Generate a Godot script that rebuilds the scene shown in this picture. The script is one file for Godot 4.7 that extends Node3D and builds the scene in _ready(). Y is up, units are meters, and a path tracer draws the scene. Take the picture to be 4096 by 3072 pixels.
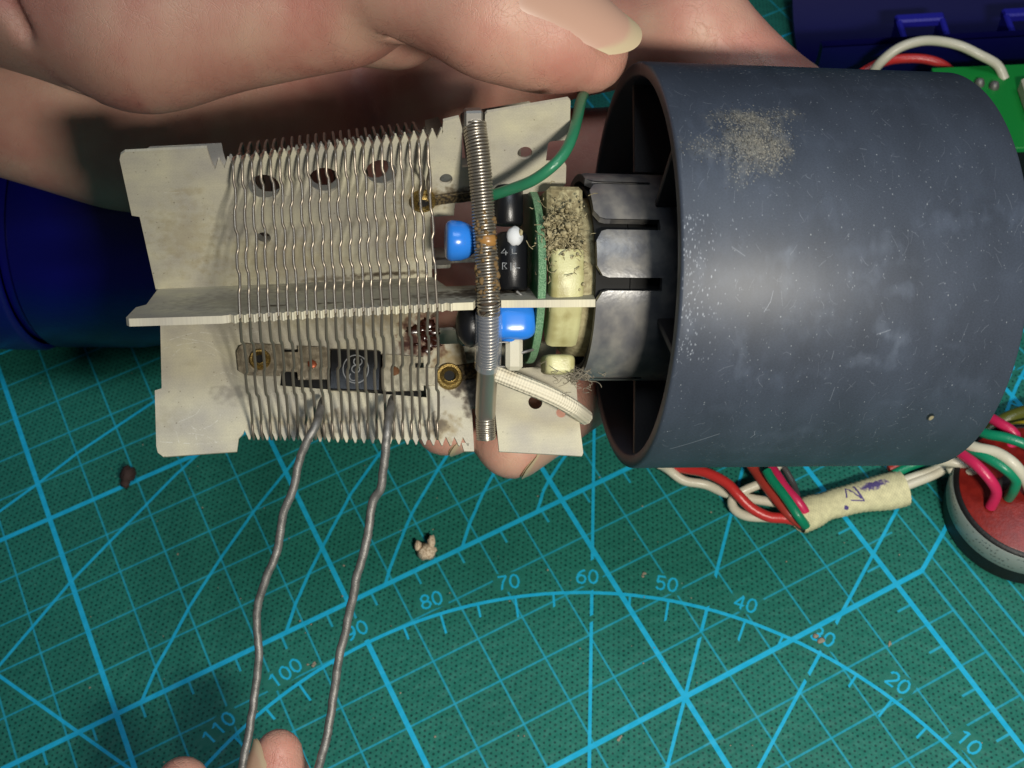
extends Node3D

# Lengths below are centimetres; the mesh builder turns them into metres.
const CM := 0.01
const CAM_POS := Vector3(1.29007, 23.77496, 16.6)
const CAM_RIGHT := Vector3(0.998531, -0.0541821, 0.0)
const CAM_UP := Vector3(0.0309875, 0.571073, -0.820314)
const CAM_BACK := Vector3(0.0444464, 0.819109, 0.571913)
const REACH := 20.5            # the held heater hangs this far in front of the camera
var HELD: Transform3D          # frame of the hands: x right, y up the picture, z towards the lens
var HEATER: Transform3D        # frame of the heater: x along its axis
var DUCT: Transform3D          # frame of the fan duct: x along its axis
var MAT_U := Vector3(0.889489, 0, -0.456956)
var MAT_V := Vector3(-0.456956, 0, -0.889489)
var MAT_O := Vector3(3.35809, 0, 7.52651)
var M := {}
var taken := {}


func V(x: float, y: float, z: float) -> Vector3:
	return Vector3(x, y, z)


# ------------------------------------------------------------------ mesh builder
class MB:
	var p := PackedVector3Array()
	var n := PackedVector3Array()
	var t := PackedVector2Array()
	var c := PackedColorArray()
	var i := PackedInt32Array()
	var col := Color.WHITE
	func vert(a: Vector3, b: Vector3, uv := Vector2.ZERO) -> int:
		p.append(a)
		n.append(b)
		t.append(uv)
		c.append(col)
		return p.size() - 1
	func tri(a: int, b: int, d: int) -> void:
		i.append(a)
		i.append(b)
		i.append(d)
	func flat(q: Array, uvs: Array = []) -> void:        # a flat polygon fan, normal from its corners (counter-clockwise from outside)
		var nn: Vector3 = (q[1] - q[0]).cross(q[2] - q[0]).normalized()
		var first := p.size()
		for k in q.size():
			vert(q[k], nn, uvs[k] if uvs.size() else Vector2.ZERO)
		for k in range(1, q.size() - 1):
			tri(first, first + k + 1, first + k)
	func tube(path: PackedVector3Array, radii, sides := 8, caps := true, squash := 1.0, up := Vector3.ZERO) -> void:
		var m := path.size()
		var tan0 := (path[1] - path[0]).normalized()
		var ref := up if up != Vector3.ZERO else (Vector3.UP if absf(tan0.y) < 0.9 else Vector3.RIGHT)
		var nor := (ref - tan0 * ref.dot(tan0)).normalized()
		var first := p.size()
		var along := 0.0
		for k in m:
			var tg: Vector3
			if k == 0:
				tg = tan0
			elif k == m - 1:
				tg = (path[k] - path[k - 1]).normalized()
			else:
				tg = (path[k + 1] - path[k - 1]).normalized()
			nor = (nor - tg * nor.dot(tg)).normalized()
			var bi := tg.cross(nor)
			var r: float = radii if radii is float else radii[k]
			if k > 0:
				along += path[k].distance_to(path[k - 1])
			for s in sides + 1:
				var a := TAU * s / sides
				var d := nor * cos(a) * squash + bi * sin(a)
				var dn := (nor * cos(a) / squash + bi * sin(a)).normalized()
				vert(path[k] + d * r, dn, Vector2(along, float(s) / sides))
		for k in m - 1:
			for s in sides:
				var a := first + k * (sides + 1) + s
				var b := a + sides + 1
				tri(a, b, a + 1)
				tri(a + 1, b, b + 1)
		if caps:
			for e in 2:
				var k: int = 0 if e == 0 else m - 1
				var tg: Vector3 = (path[0] - path[1]).normalized() if e == 0 else (path[m - 1] - path[m - 2]).normalized()
				var r: float = radii if radii is float else radii[k]
				var mid := vert(path[k] + tg * r * 0.25, tg)
				var ring := p.size()
				for s in sides + 1:
					vert(p[first + k * (sides + 1) + s], tg, Vector2.ZERO)
				for s in sides:
					if e == 0:
						tri(mid, ring + s, ring + s + 1)
					else:
						tri(mid, ring + s + 1, ring + s)
	func lathe(prof: Array, segs := 48, from := 0.0, to := TAU, at := Vector3.ZERO, ax := Basis.IDENTITY) -> void:   # profile of (x along the axis, radius); about local x
		var m := prof.size()
		var alen := 0.0
		for k in m - 1:
			var a: Vector2 = prof[k]
			var b: Vector2 = prof[k + 1]
			var d := (b - a).normalized()
			var nl := Vector2(-d.y, d.x)
			var na := nl
			var nb := nl
			if k > 0:
				var d0: Vector2 = (a - prof[k - 1]).normalized()
				if d0.dot(d) > 0.6:
					na = (nl + Vector2(-d0.y, d0.x)).normalized()
			if k < m - 2:
				var d1: Vector2 = (prof[k + 2] - b).normalized()
				if d1.dot(d) > 0.6:
					nb = (nl + Vector2(-d1.y, d1.x)).normalized()
			var first := p.size()
			var l1 := alen + a.distance_to(b)
			for s in segs + 1:
				var w := lerpf(from, to, float(s) / segs)
				var e := Vector3(0, sin(w), cos(w))
				vert(at + ax * (Vector3(a.x, 0, 0) + e * a.y), ax * (Vector3(na.x, 0, 0) + e * na.y), Vector2(a.x, w / TAU))
				vert(at + ax * (Vector3(b.x, 0, 0) + e * b.y), ax * (Vector3(nb.x, 0, 0) + e * nb.y), Vector2(b.x, w / TAU))
			alen = l1
			for s in segs:
				var q := first + 2 * s
				tri(q, q + 1, q + 2)
				tri(q + 2, q + 1, q + 3)
	func box(lo: Vector3, hi: Vector3, ch := 0.0, xf := Transform3D.IDENTITY) -> void:     # a box with chamfered edges
		var ct := (lo + hi) / 2
		var h := (hi - lo) / 2
		ch = minf(ch, minf(h.x, minf(h.y, h.z)) * 0.95)
		var put := func(q: Array) -> void:
			var nn: Vector3 = (q[1] - q[0]).cross(q[2] - q[0])
			var mid := Vector3.ZERO
			for w in q:
				mid += w
			if nn.dot(mid) < 0:
				q.reverse()
			var out := []
			for w in q:
				out.append(xf * (ct + w))
			flat(out)
		for axis in 3:
			var b := (axis + 1) % 3
			var d := (axis + 2) % 3
			for s in [-1.0, 1.0]:
				var q := []
				for e in [[-1, -1], [1, -1], [1, 1], [-1, 1]]:
					var w := Vector3.ZERO
					w[axis] = s * h[axis]
					w[b] = e[0] * (h[b] - ch)
					w[d] = e[1] * (h[d] - ch)
					q.append(w)
				put.call(q)
			if ch <= 0:
				continue
			for s in [-1.0, 1.0]:
				for s2 in [-1.0, 1.0]:
					var q := []
					for e in [[0, -1], [0, 1], [1, 1], [1, -1]]:
						var w := Vector3.ZERO
						w[axis] = e[1] * (h[axis] - ch)
						w[b] = s * (h[b] - (ch if e[0] else 0.0))
						w[d] = s2 * (h[d] - (0.0 if e[0] else ch))
						q.append(w)
					put.call(q)
		if ch > 0:
			for sx in [-1.0, 1.0]:
				for sy in [-1.0, 1.0]:
					for sz in [-1.0, 1.0]:
						var g := V3(sx, sy, sz)
						put.call([g * V3(h.x, h.y - ch, h.z - ch), g * V3(h.x - ch, h.y, h.z - ch), g * V3(h.x - ch, h.y - ch, h.z)])
	func V3(a: float, b: float, d: float) -> Vector3:
		return Vector3(a, b, d)
	func blob(at: Vector3, r: Vector3, seed_ := 0, rough := 0.0, rings := 12, segs := 18, pw := 2.0) -> void:    # an ellipsoid, squarer with a higher power
		var rg := FastNoiseLite.new()
		rg.seed = seed_
		rg.frequency = 0.9
		var first := p.size()
		for a in rings + 1:
			for b in segs + 1:
				var th := PI * a / rings
				var ph := TAU * (b % segs) / segs
				var d := Vector3(sin(th) * cos(ph), cos(th), sin(th) * sin(ph))
				var l := pow(pow(absf(d.x), pw) + pow(absf(d.y), pw) + pow(absf(d.z), pw), -1.0 / pw)
				var w := d * l * (1.0 + rough * rg.get_noise_3dv(d * 1.6 + Vector3(seed_, 0, 0)))
				var g := Vector3(signf(d.x) * pow(absf(d.x), pw - 1.0) / r.x, signf(d.y) * pow(absf(d.y), pw - 1.0) / r.y, signf(d.z) * pow(absf(d.z), pw - 1.0) / r.z).normalized()
				vert(at + w * r, g, Vector2(float(b) / segs, float(a) / rings))
		for a in rings:
			for b in segs:
				var q := first + a * (segs + 1) + b
				tri(q, q + 1, q + segs + 1)
				tri(q + 1, q + segs + 2, q + segs + 1)
	func mesh() -> ArrayMesh:
		var q := PackedVector3Array()
		q.resize(p.size())
		for k in p.size():
			q[k] = p[k] * 0.01
		for k in range(0, i.size(), 3):      # front faces run clockwise
			var a0 := i[k]
			var a1 := i[k + 1]
			var a2 := i[k + 2]
			if (p[a1] - p[a0]).cross(p[a2] - p[a0]).dot(n[a0] + n[a1] + n[a2]) > 0.0:
				i[k + 1] = a2
				i[k + 2] = a1
		var a := []
		a.resize(Mesh.ARRAY_MAX)
		a[Mesh.ARRAY_VERTEX] = q
		a[Mesh.ARRAY_NORMAL] = n
		a[Mesh.ARRAY_TEX_UV] = t
		a[Mesh.ARRAY_COLOR] = c
		a[Mesh.ARRAY_INDEX] = i
		var out := ArrayMesh.new()
		out.add_surface_from_arrays(Mesh.PRIMITIVE_TRIANGLES, a)
		return out


# ------------------------------------------------------------------ naming and placing
func numbered(called: String) -> String:
	var k: int = taken.get(called, 0)
	taken[called] = k + 1
	return called if k == 0 else "%s_%03d" % [called, k]


func metres(t: Transform3D) -> Transform3D:
	return Transform3D(t.basis, t.origin * CM)


func thing(called: String, label: String, category: String, where := Transform3D.IDENTITY, group := "") -> Node3D:
	var o := Node3D.new()
	o.name = numbered(called)
	add_child(o)
	o.transform = metres(where)
	tag(o, label, category, group)
	return o


func tag(o: Node3D, label: String, category: String, group := "") -> void:
	o.set_meta("label", label)
	o.set_meta("category", category)
	if group:
		o.set_meta("group", group)


func part(called: String, mb, m: Material, parent: Node3D, where := Transform3D.IDENTITY) -> MeshInstance3D:
	var o := MeshInstance3D.new()
	o.mesh = mb if mb is Mesh else mb.mesh()
	o.material_override = m
	o.name = called
	o.transform = metres(where)
	parent.add_child(o, true)
	return o


func solo(called: String, mb, m: Material, label: String, category: String, where := Transform3D.IDENTITY, group := "") -> MeshInstance3D:
	var o := part(numbered(called), mb, m, self, where)
	tag(o, label, category, group)
	return o


func smooth_path(pts: Array, step := 0.08) -> PackedVector3Array:      # a Catmull-Rom curve through the points
	var out := PackedVector3Array()
	for k in pts.size() - 1:
		var a: Vector3 = pts[maxi(k - 1, 0)]
		var b: Vector3 = pts[k]
		var c: Vector3 = pts[k + 1]
		var d: Vector3 = pts[mini(k + 2, pts.size() - 1)]
		var m := maxi(2, int(b.distance_to(c) / step))
		for s in m:
			out.append(b.cubic_interpolate(c, a, d, float(s) / m))
	out.append(pts[pts.size() - 1])
	return out


# ------------------------------------------------------------------ materials
func paint(color: Color, rough := 0.6, metal := 0.0, spec := 0.5) -> StandardMaterial3D:
	var m := StandardMaterial3D.new()
	m.albedo_color = color
	m.roughness = rough
	m.metallic = metal
	m.metallic_specular = spec
	return m


func noise_map(freq: float, bump: float, seed_: int, octaves := 3, side := 256, kind := FastNoiseLite.TYPE_SIMPLEX_SMOOTH) -> NoiseTexture2D:
	var f := FastNoiseLite.new()
	f.noise_type = kind
	f.frequency = freq
	f.seed = seed_
	f.fractal_octaves = octaves
	var t := NoiseTexture2D.new()
	t.width = side
	t.height = side
	t.seamless = true
	t.as_normal_map = bump > 0
	t.bump_strength = bump
	t.noise = f
	return t


func grain(m: StandardMaterial3D, tex: Texture2D, per_cm: float, depth := 1.0) -> StandardMaterial3D:     # fine relief on all sides
	m.normal_enabled = true
	m.normal_texture = tex
	m.normal_scale = depth
	m.uv1_triplanar = true
	m.uv1_scale = Vector3.ONE * per_cm * 100.0
	return m


func mottle(m: StandardMaterial3D, stops: Array, freq: float, seed_: int, octaves := 4) -> StandardMaterial3D:
	var t := noise_map(freq, 0.0, seed_, octaves)
	var g := Gradient.new()
	var offs := PackedFloat32Array()
	var cols := PackedColorArray()
	for s in stops:
		offs.append(s[0])
		cols.append(s[1])
	g.offsets = offs
	g.colors = cols
	t.color_ramp = g
	m.albedo_color = Color.WHITE
	m.albedo_texture = t
	return m


# ------------------------------------------------------------------ pictures of print, dirt and wear
class Pic:
	var w: int
	var h: int
	var d := PackedByteArray()
	func _init(w_: int, h_: int, c: Color) -> void:
		w = w_
		h = h_
		d.resize(w * h * 3)
		var r := c.r8
		var g := c.g8
		var b := c.b8
		for k in w * h:
			d[k * 3] = r
			d[k * 3 + 1] = g
			d[k * 3 + 2] = b
	func dot(x: int, y: int, c: Color, a: float) -> void:
		if x < 0 or y < 0 or x >= w or y >= h or a <= 0.0:
			return
		var k := (y * w + x) * 3
		a = minf(a, 1.0)
		d[k] = int(lerpf(d[k], c.r * 255.0, a))
		d[k + 1] = int(lerpf(d[k + 1], c.g * 255.0, a))
		d[k + 2] = int(lerpf(d[k + 2], c.b * 255.0, a))
	func line(a: Vector2, b: Vector2, width: float, c: Color, op := 1.0) -> void:
		var m := int(maxf(absf(b.x - a.x), absf(b.y - a.y))) + 1
		var flat := absf(b.x - a.x) >= absf(b.y - a.y)
		var l := maxf(a.distance_to(b), 0.001)
		var k := l / maxf(absf(b.x - a.x) if flat else absf(b.y - a.y), 0.001)
		var half := int(width * 0.5 * k + 1.5)
		for s in m + 1:
			var q := a.lerp(b, float(s) / m)
			for e in range(-half, half + 1):
				var x := int(floor(q.x)) + (0 if flat else e)
				var y := int(floor(q.y)) + (e if flat else 0)
				var off := absf((y + 0.5 - q.y) if flat else (x + 0.5 - q.x)) / k
				dot(x, y, c, clampf(width * 0.5 + 0.5 - off, 0.0, 1.0) * op)
	func poly(pts: Array, width: float, c: Color, op := 1.0) -> void:
		for k in pts.size() - 1:
			line(pts[k], pts[k + 1], width, c, op)
	func spot(at: Vector2, r: Vector2, c: Color, op: float, noise: FastNoiseLite = null, ragged := 0.6, edge := 0.6) -> void:
		for y in range(int(at.y - r.y * 1.5), int(at.y + r.y * 1.5) + 1):
			for x in range(int(at.x - r.x * 1.5), int(at.x + r.x * 1.5) + 1):
				var q := Vector2((x - at.x) / r.x, (y - at.y) / r.y).length()
				if noise:
					q += ragged * noise.get_noise_2d(x, y)
				if q < 1.0:
					dot(x, y, c, clampf((1.0 - q) / edge, 0.0, 1.0) * op)
	func texture() -> ImageTexture:
		return ImageTexture.create_from_image(Image.create_from_data(w, h, false, Image.FORMAT_RGB8, d))


func fnoise(freq: float, seed_: int, octaves := 3) -> FastNoiseLite:
	var f := FastNoiseLite.new()
	f.frequency = freq
	f.seed = seed_
	f.fractal_octaves = octaves
	return f


# ------------------------------------------------------------------ the print on the cutting mat: 20 x 20 cm, from grid (-13, -5) to (7, 15)
const MAT_PX := 2048.0 / 20.0


func mp(u: float, v: float) -> Vector2:
	return Vector2((u + 13.0) * MAT_PX, (15.0 - v) * MAT_PX)


func digit(ch: String) -> Array:        # strokes in a box 0.62 wide and 1 high, y up
	var o := func(cx: float, cy: float, rx: float, ry: float, from: float, to: float) -> Array:
		var q := []
		for k in 21:
			var a := deg_to_rad(lerpf(from, to, k / 20.0))
			q.append(Vector2(cx + rx * cos(a), cy + ry * sin(a)))
		return q
	match ch:
		"0": return [o.call(0.31, 0.5, 0.29, 0.48, 0, 360)]
		"1": return [[Vector2(0.08, 0.76), Vector2(0.36, 0.98), Vector2(0.36, 0.0)]]
		"2": return [o.call(0.31, 0.7, 0.28, 0.28, 170, -35) + [Vector2(0.04, 0.02), Vector2(0.6, 0.02)]]
		"3": return [o.call(0.29, 0.73, 0.26, 0.25, 160, -90), o.call(0.29, 0.25, 0.29, 0.25, 90, -165)]
		"4": return [[Vector2(0.46, 0.0), Vector2(0.46, 0.98), Vector2(0.02, 0.28), Vector2(0.62, 0.28)]]
		"5": return [[Vector2(0.56, 0.98), Vector2(0.12, 0.98), Vector2(0.07, 0.52)] + o.call(0.31, 0.31, 0.28, 0.3, 130, -150)]
		"6": return [o.call(0.31, 0.31, 0.28, 0.3, 0, 360), o.call(0.6, 0.36, 0.57, 0.62, 175, 95)]
		"7": return [[Vector2(0.04, 0.98), Vector2(0.6, 0.98), Vector2(0.3, 0.45), Vector2(0.2, 0.0)]]
		"8": return [o.call(0.31, 0.74, 0.25, 0.24, 0, 360), o.call(0.31, 0.25, 0.29, 0.25, 0, 360)]
		"9": return [o.call(0.31, 0.69, 0.28, 0.3, 0, 360), o.call(0.02, 0.64, 0.57, 0.62, -5, -85)]
	return []


func mat_print() -> ImageTexture:
	var base := Color(0.13, 0.425, 0.37)
	var ink := Color(0.10, 0.66, 0.82)
	var g := Pic.new(2048, 2048, base)
	var broad := fnoise(0.004, 5, 2)
	var fine := fnoise(0.11, 6, 2)
	for y in 2048:
		for x in 2048:
			var k := (y * 2048 + x) * 3
			var f := 1.0 + 0.05 * broad.get_noise_2d(x, y) + 0.09 * fine.get_noise_2d(x, y)
			g.d[k] = int(g.d[k] * f)
			g.d[k + 1] = int(g.d[k + 1] * f)
			g.d[k + 2] = int(g.d[k + 2] * f)
	var rng := RandomNumberGenerator.new()
	rng.seed = 11
	var dark := Color(0.02, 0.215, 0.20)          # the pin-head dots of the mat
	for r in 200:
		for q in 172:
			var at := Vector2((q + 0.5 * (r % 2)) * 11.9 + rng.randf_range(-0.8, 0.8), r * 10.24 + rng.randf_range(-0.8, 0.8))
			var s := rng.randf_range(1.7, 2.4)
			var op := rng.randf_range(0.7, 1.0)
			for y in range(int(at.y - 3), int(at.y + 4)):
				for x in range(int(at.x - 3), int(at.x + 4)):
					g.dot(x, y, dark, clampf(s + 0.6 - Vector2(x - at.x, y - at.y).length(), 0, 1) * op)
	var thin := Color(0.12, 0.605, 0.715)
	for k in range(-13, 8):
		if k % 5 != 0:
			g.line(mp(k, -5), mp(k, 15), 4.2, thin, 0.85)
	for k in range(-5, 16):
		if k % 5 != 0:
			g.line(mp(-13, k), mp(5.64, k), 4.2, thin, 0.85)
	for k in [-10, 0, 5]:
		g.line(mp(k, -5), mp(k, 15), 10.5, ink)
	g.line(mp(-5, 5), mp(-5, 15), 10.5, ink)
	g.line(mp(-5, -5), mp(-5, 4.06), 10.5, ink)
	g.line(mp(-5, 4.86), mp(-5, 4.6), 5.0, thin)
	for k in [-5, 0, 5, 10]:
		g.line(mp(-13, k), mp(5.64 if k < 5 else 7.0, k), 10.5, ink)
	g.line(mp(5.64, -5), mp(5.64, 0), 6.0, thin, 0.9)
	g.line(mp(6.5, -5), mp(6.5, 15), 6.0, thin, 0.9)
	g.line(mp(5.64, 0), mp(6.9, 0.68), 9.0, ink)
	for k in range(-13, 6):
		g.line(mp(k + 0.5, 5), mp(k + 0.5, 4.66), 5.0, thin)
		g.line(mp(5, k + 0.5), mp(4.66, k + 0.5), 5.0, thin)
	# arcs of the circle guides
	for q in [[[-4.4, 8.95], [-5.01, 8.58], [-5.97, 7.99], [-6.96, 7.29], [-7.99, 6.48], [-8.44, 6.05], [-9.0, 5.55], [-9.47, 5.02]],
			[[-5.6, 10.4], [-7.21, 9.7], [-8.0, 9.3], [-8.99, 8.8], [-10.06, 8.25], [-11.04, 7.63], [-11.82, 7.15], [-13, 6.3]],
			[[-5.5, 12.1], [-7.03, 11.85], [-7.99, 11.61], [-8.98, 11.36], [-10.03, 11.0], [-10.92, 10.73], [-13, 9.9]],
			[[-2.3, 8.4], [-3.14, 7.89], [-3.94, 7.36], [-4.42, 6.95], [-4.95, 6.49], [-5.52, 5.97], [-5.98, 5.5], [-6.38, 5.02]],
			[[-0.9, 7.8], [-1.73, 7.19], [-1.98, 7.02], [-2.98, 6.27], [-3.25, 6.01], [-3.94, 5.29], [-4.16, 5.02]],
			[[-0.2, 6.85], [-1.06, 6.25], [-1.45, 5.94], [-1.98, 5.46], [-2.38, 5.02]],
			[[1.3, 6.35], [0.34, 5.79], [-0.01, 5.57], [-0.26, 5.38], [-0.58, 5.02]]]:
		var pts := []
		for e in q:
			pts.append(mp(e[0], e[1]))
		g.poly(pts, 7.0, ink, 0.95)
	# the protractor: centre (-5, -5), radius 9
	var at := func(deg: float, r: float) -> Vector2:
		return mp(-5 + r * cos(deg_to_rad(deg)), -5 + r * sin(deg_to_rad(deg)))
	for deg in [30.0, 45.0, 60.0, 120.0]:
		g.line(at.call(deg, 1.0), at.call(deg, 8.35), 7.0, ink)
		g.line(at.call(deg, 8.5), at.call(deg, 9.05), 7.0, ink)
		g.line(at.call(deg, 9.75), at.call(deg, 19.5), 7.0, ink)
	var arc := []
	for k in 151:
		arc.append(at.call(k, 9.0))
	g.poly(arc, 7.5, ink)
	for k in 30:
		g.line(at.call(k * 5.0, 9.0), at.call(k * 5.0, 8.55 if k % 2 == 0 else 8.7), 5.0, ink)
	for pass_ in 2:
		if pass_ == 1:
			for k in [-10, 0, 5]:
				g.line(mp(k, -5), mp(k, 15), 10.5, ink)
			for k in [-5, 0, 5, 10]:
				g.line(mp(-13, k), mp(5.64 if k < 5 else 7.0, k), 10.5, ink)
		for k in range(1, 14):
			var text := str(k * 10)
			var a := deg_to_rad(k * 10.0 + 0.6)
			var out := Vector2(cos(a), sin(a))
			var side := Vector2(sin(a), -cos(a))
			var mid := Vector2(-5, -5) + out * 9.36
			if pass_ == 0:
				var wide := text.length() * 0.27
				for y in range(-22, 23):
					for x in range(int(-wide * 60), int(wide * 60) + 1):
						var q := mp(mid.x, mid.y) + Vector2(side.x, -side.y) * x + Vector2(out.x, -out.y) * y
						g.dot(int(q.x), int(q.y), base, 1.0)
				continue
			for n in text.length():
				for stroke in digit(text[n]):
					var pts := []
					for e in stroke:
						var q: Vector2 = mid + side * ((n - text.length() * 0.5) * 0.245 + 0.03 + e.x * 0.30) + out * (e.y - 0.5) * 0.30
						pts.append(mp(q.x, q.y))
					g.poly(pts, 4.6, ink)
	for k in 26:
		var q := Vector2(rng.randf_range(0, 2048), rng.randf_range(0, 2048))
		var dir := Vector2.from_angle(rng.randf_range(0, PI)) * rng.randf_range(60, 420)
		g.line(q, q + dir, 1.3, Color(0.30, 0.52, 0.48), rng.randf_range(0.12, 0.3))
	# wear: faint pale scuffs and specks
	for k in 90:
		var q := Vector2(rng.randf_range(0, 2048), rng.randf_range(0, 2048))
		g.spot(q, Vector2.ONE * rng.randf_range(1.0, 3.2), Color(0.55, 0.62, 0.58), rng.randf_range(0.15, 0.7))
	return g.texture()


# ------------------------------------------------------------------ mica sheet: u from -2.6 to 4.8, r from 0 to 3.6
func mica_picture(seed_: int, stains: Array, scratches: Array) -> ImageTexture:
	var w := 1110
	var h := 540
	var g := Pic.new(w, h, Color(0.765, 0.74, 0.66))
	var broad := fnoise(0.008, seed_, 3)
	var fine := fnoise(0.22, seed_ + 1, 2)
	var streak := fnoise(0.05, seed_ + 2, 2)
	for y in h:
		for x in w:
			var k := (y * w + x) * 3
			var weave := 0.5 * (sin(x * 0.9) * sin(y * 0.9))
			var b := broad.get_noise_2d(x, y)
			var f := 1.0 + 0.10 * b + 0.045 * fine.get_noise_2d(x, y) + 0.02 * weave + 0.015 * streak.get_noise_2d(x * 0.15, y * 2.2)
			g.d[k] = int(minf(g.d[k] * f, 255))
			g.d[k + 1] = int(minf(g.d[k + 1] * f, 255))
			g.d[k + 2] = int(minf(g.d[k + 2] * (f - 0.05 * b), 255))
	var rag := fnoise(0.035, seed_ + 3, 4)
	for s in stains:       # [u, r, half u, half r, colour, strength]
		g.spot(Vector2((s[0] + 2.6) * 150, (3.6 - s[1]) * 150), Vector2(s[2], s[3]) * 150, s[4], s[5], rag, 0.7, 0.8)
	var rng0 := RandomNumberGenerator.new()
	rng0.seed = seed_ + 9
	for s in scratches:
		var pts := []
		for e in s:
			pts.append(Vector2((e[0] + 2.6) * 150, (3.6 - e[1]) * 150))
		var path := []
		for k in pts.size() - 1:
			for j in 8:
				path.append(pts[k].cubic_interpolate(pts[k + 1], pts[maxi(k - 1, 0)], pts[mini(k + 2, pts.size() - 1)], j / 8.0))
		for k in path.size() - 1:
			if rng0.randf() < 0.72:
				g.line(path[k] + Vector2(rng0.randf_range(-1, 1), rng0.randf_range(-1, 1)), path[k + 1], rng0.randf_range(0.7, 1.5), Color(0.93, 0.93, 0.90), rng0.randf_range(0.2, 0.65))
	var rng := RandomNumberGenerator.new()
	rng.seed = seed_
	for k in 40:
		g.spot(Vector2(rng.randf() * w, rng.randf() * h), Vector2(rng.randf_range(15, 70), rng.randf_range(10, 40)), Color(0.55, 0.50, 0.38), rng.randf_range(0.05, 0.16), rag, 0.8, 1.0)
	for k in 420:
		g.spot(Vector2(rng.randf() * w, rng.randf() * h), Vector2.ONE * rng.randf_range(0.8, 2.2), Color(0.25, 0.21, 0.16), rng.randf_range(0.1, 0.5))
	return g.texture()


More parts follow.
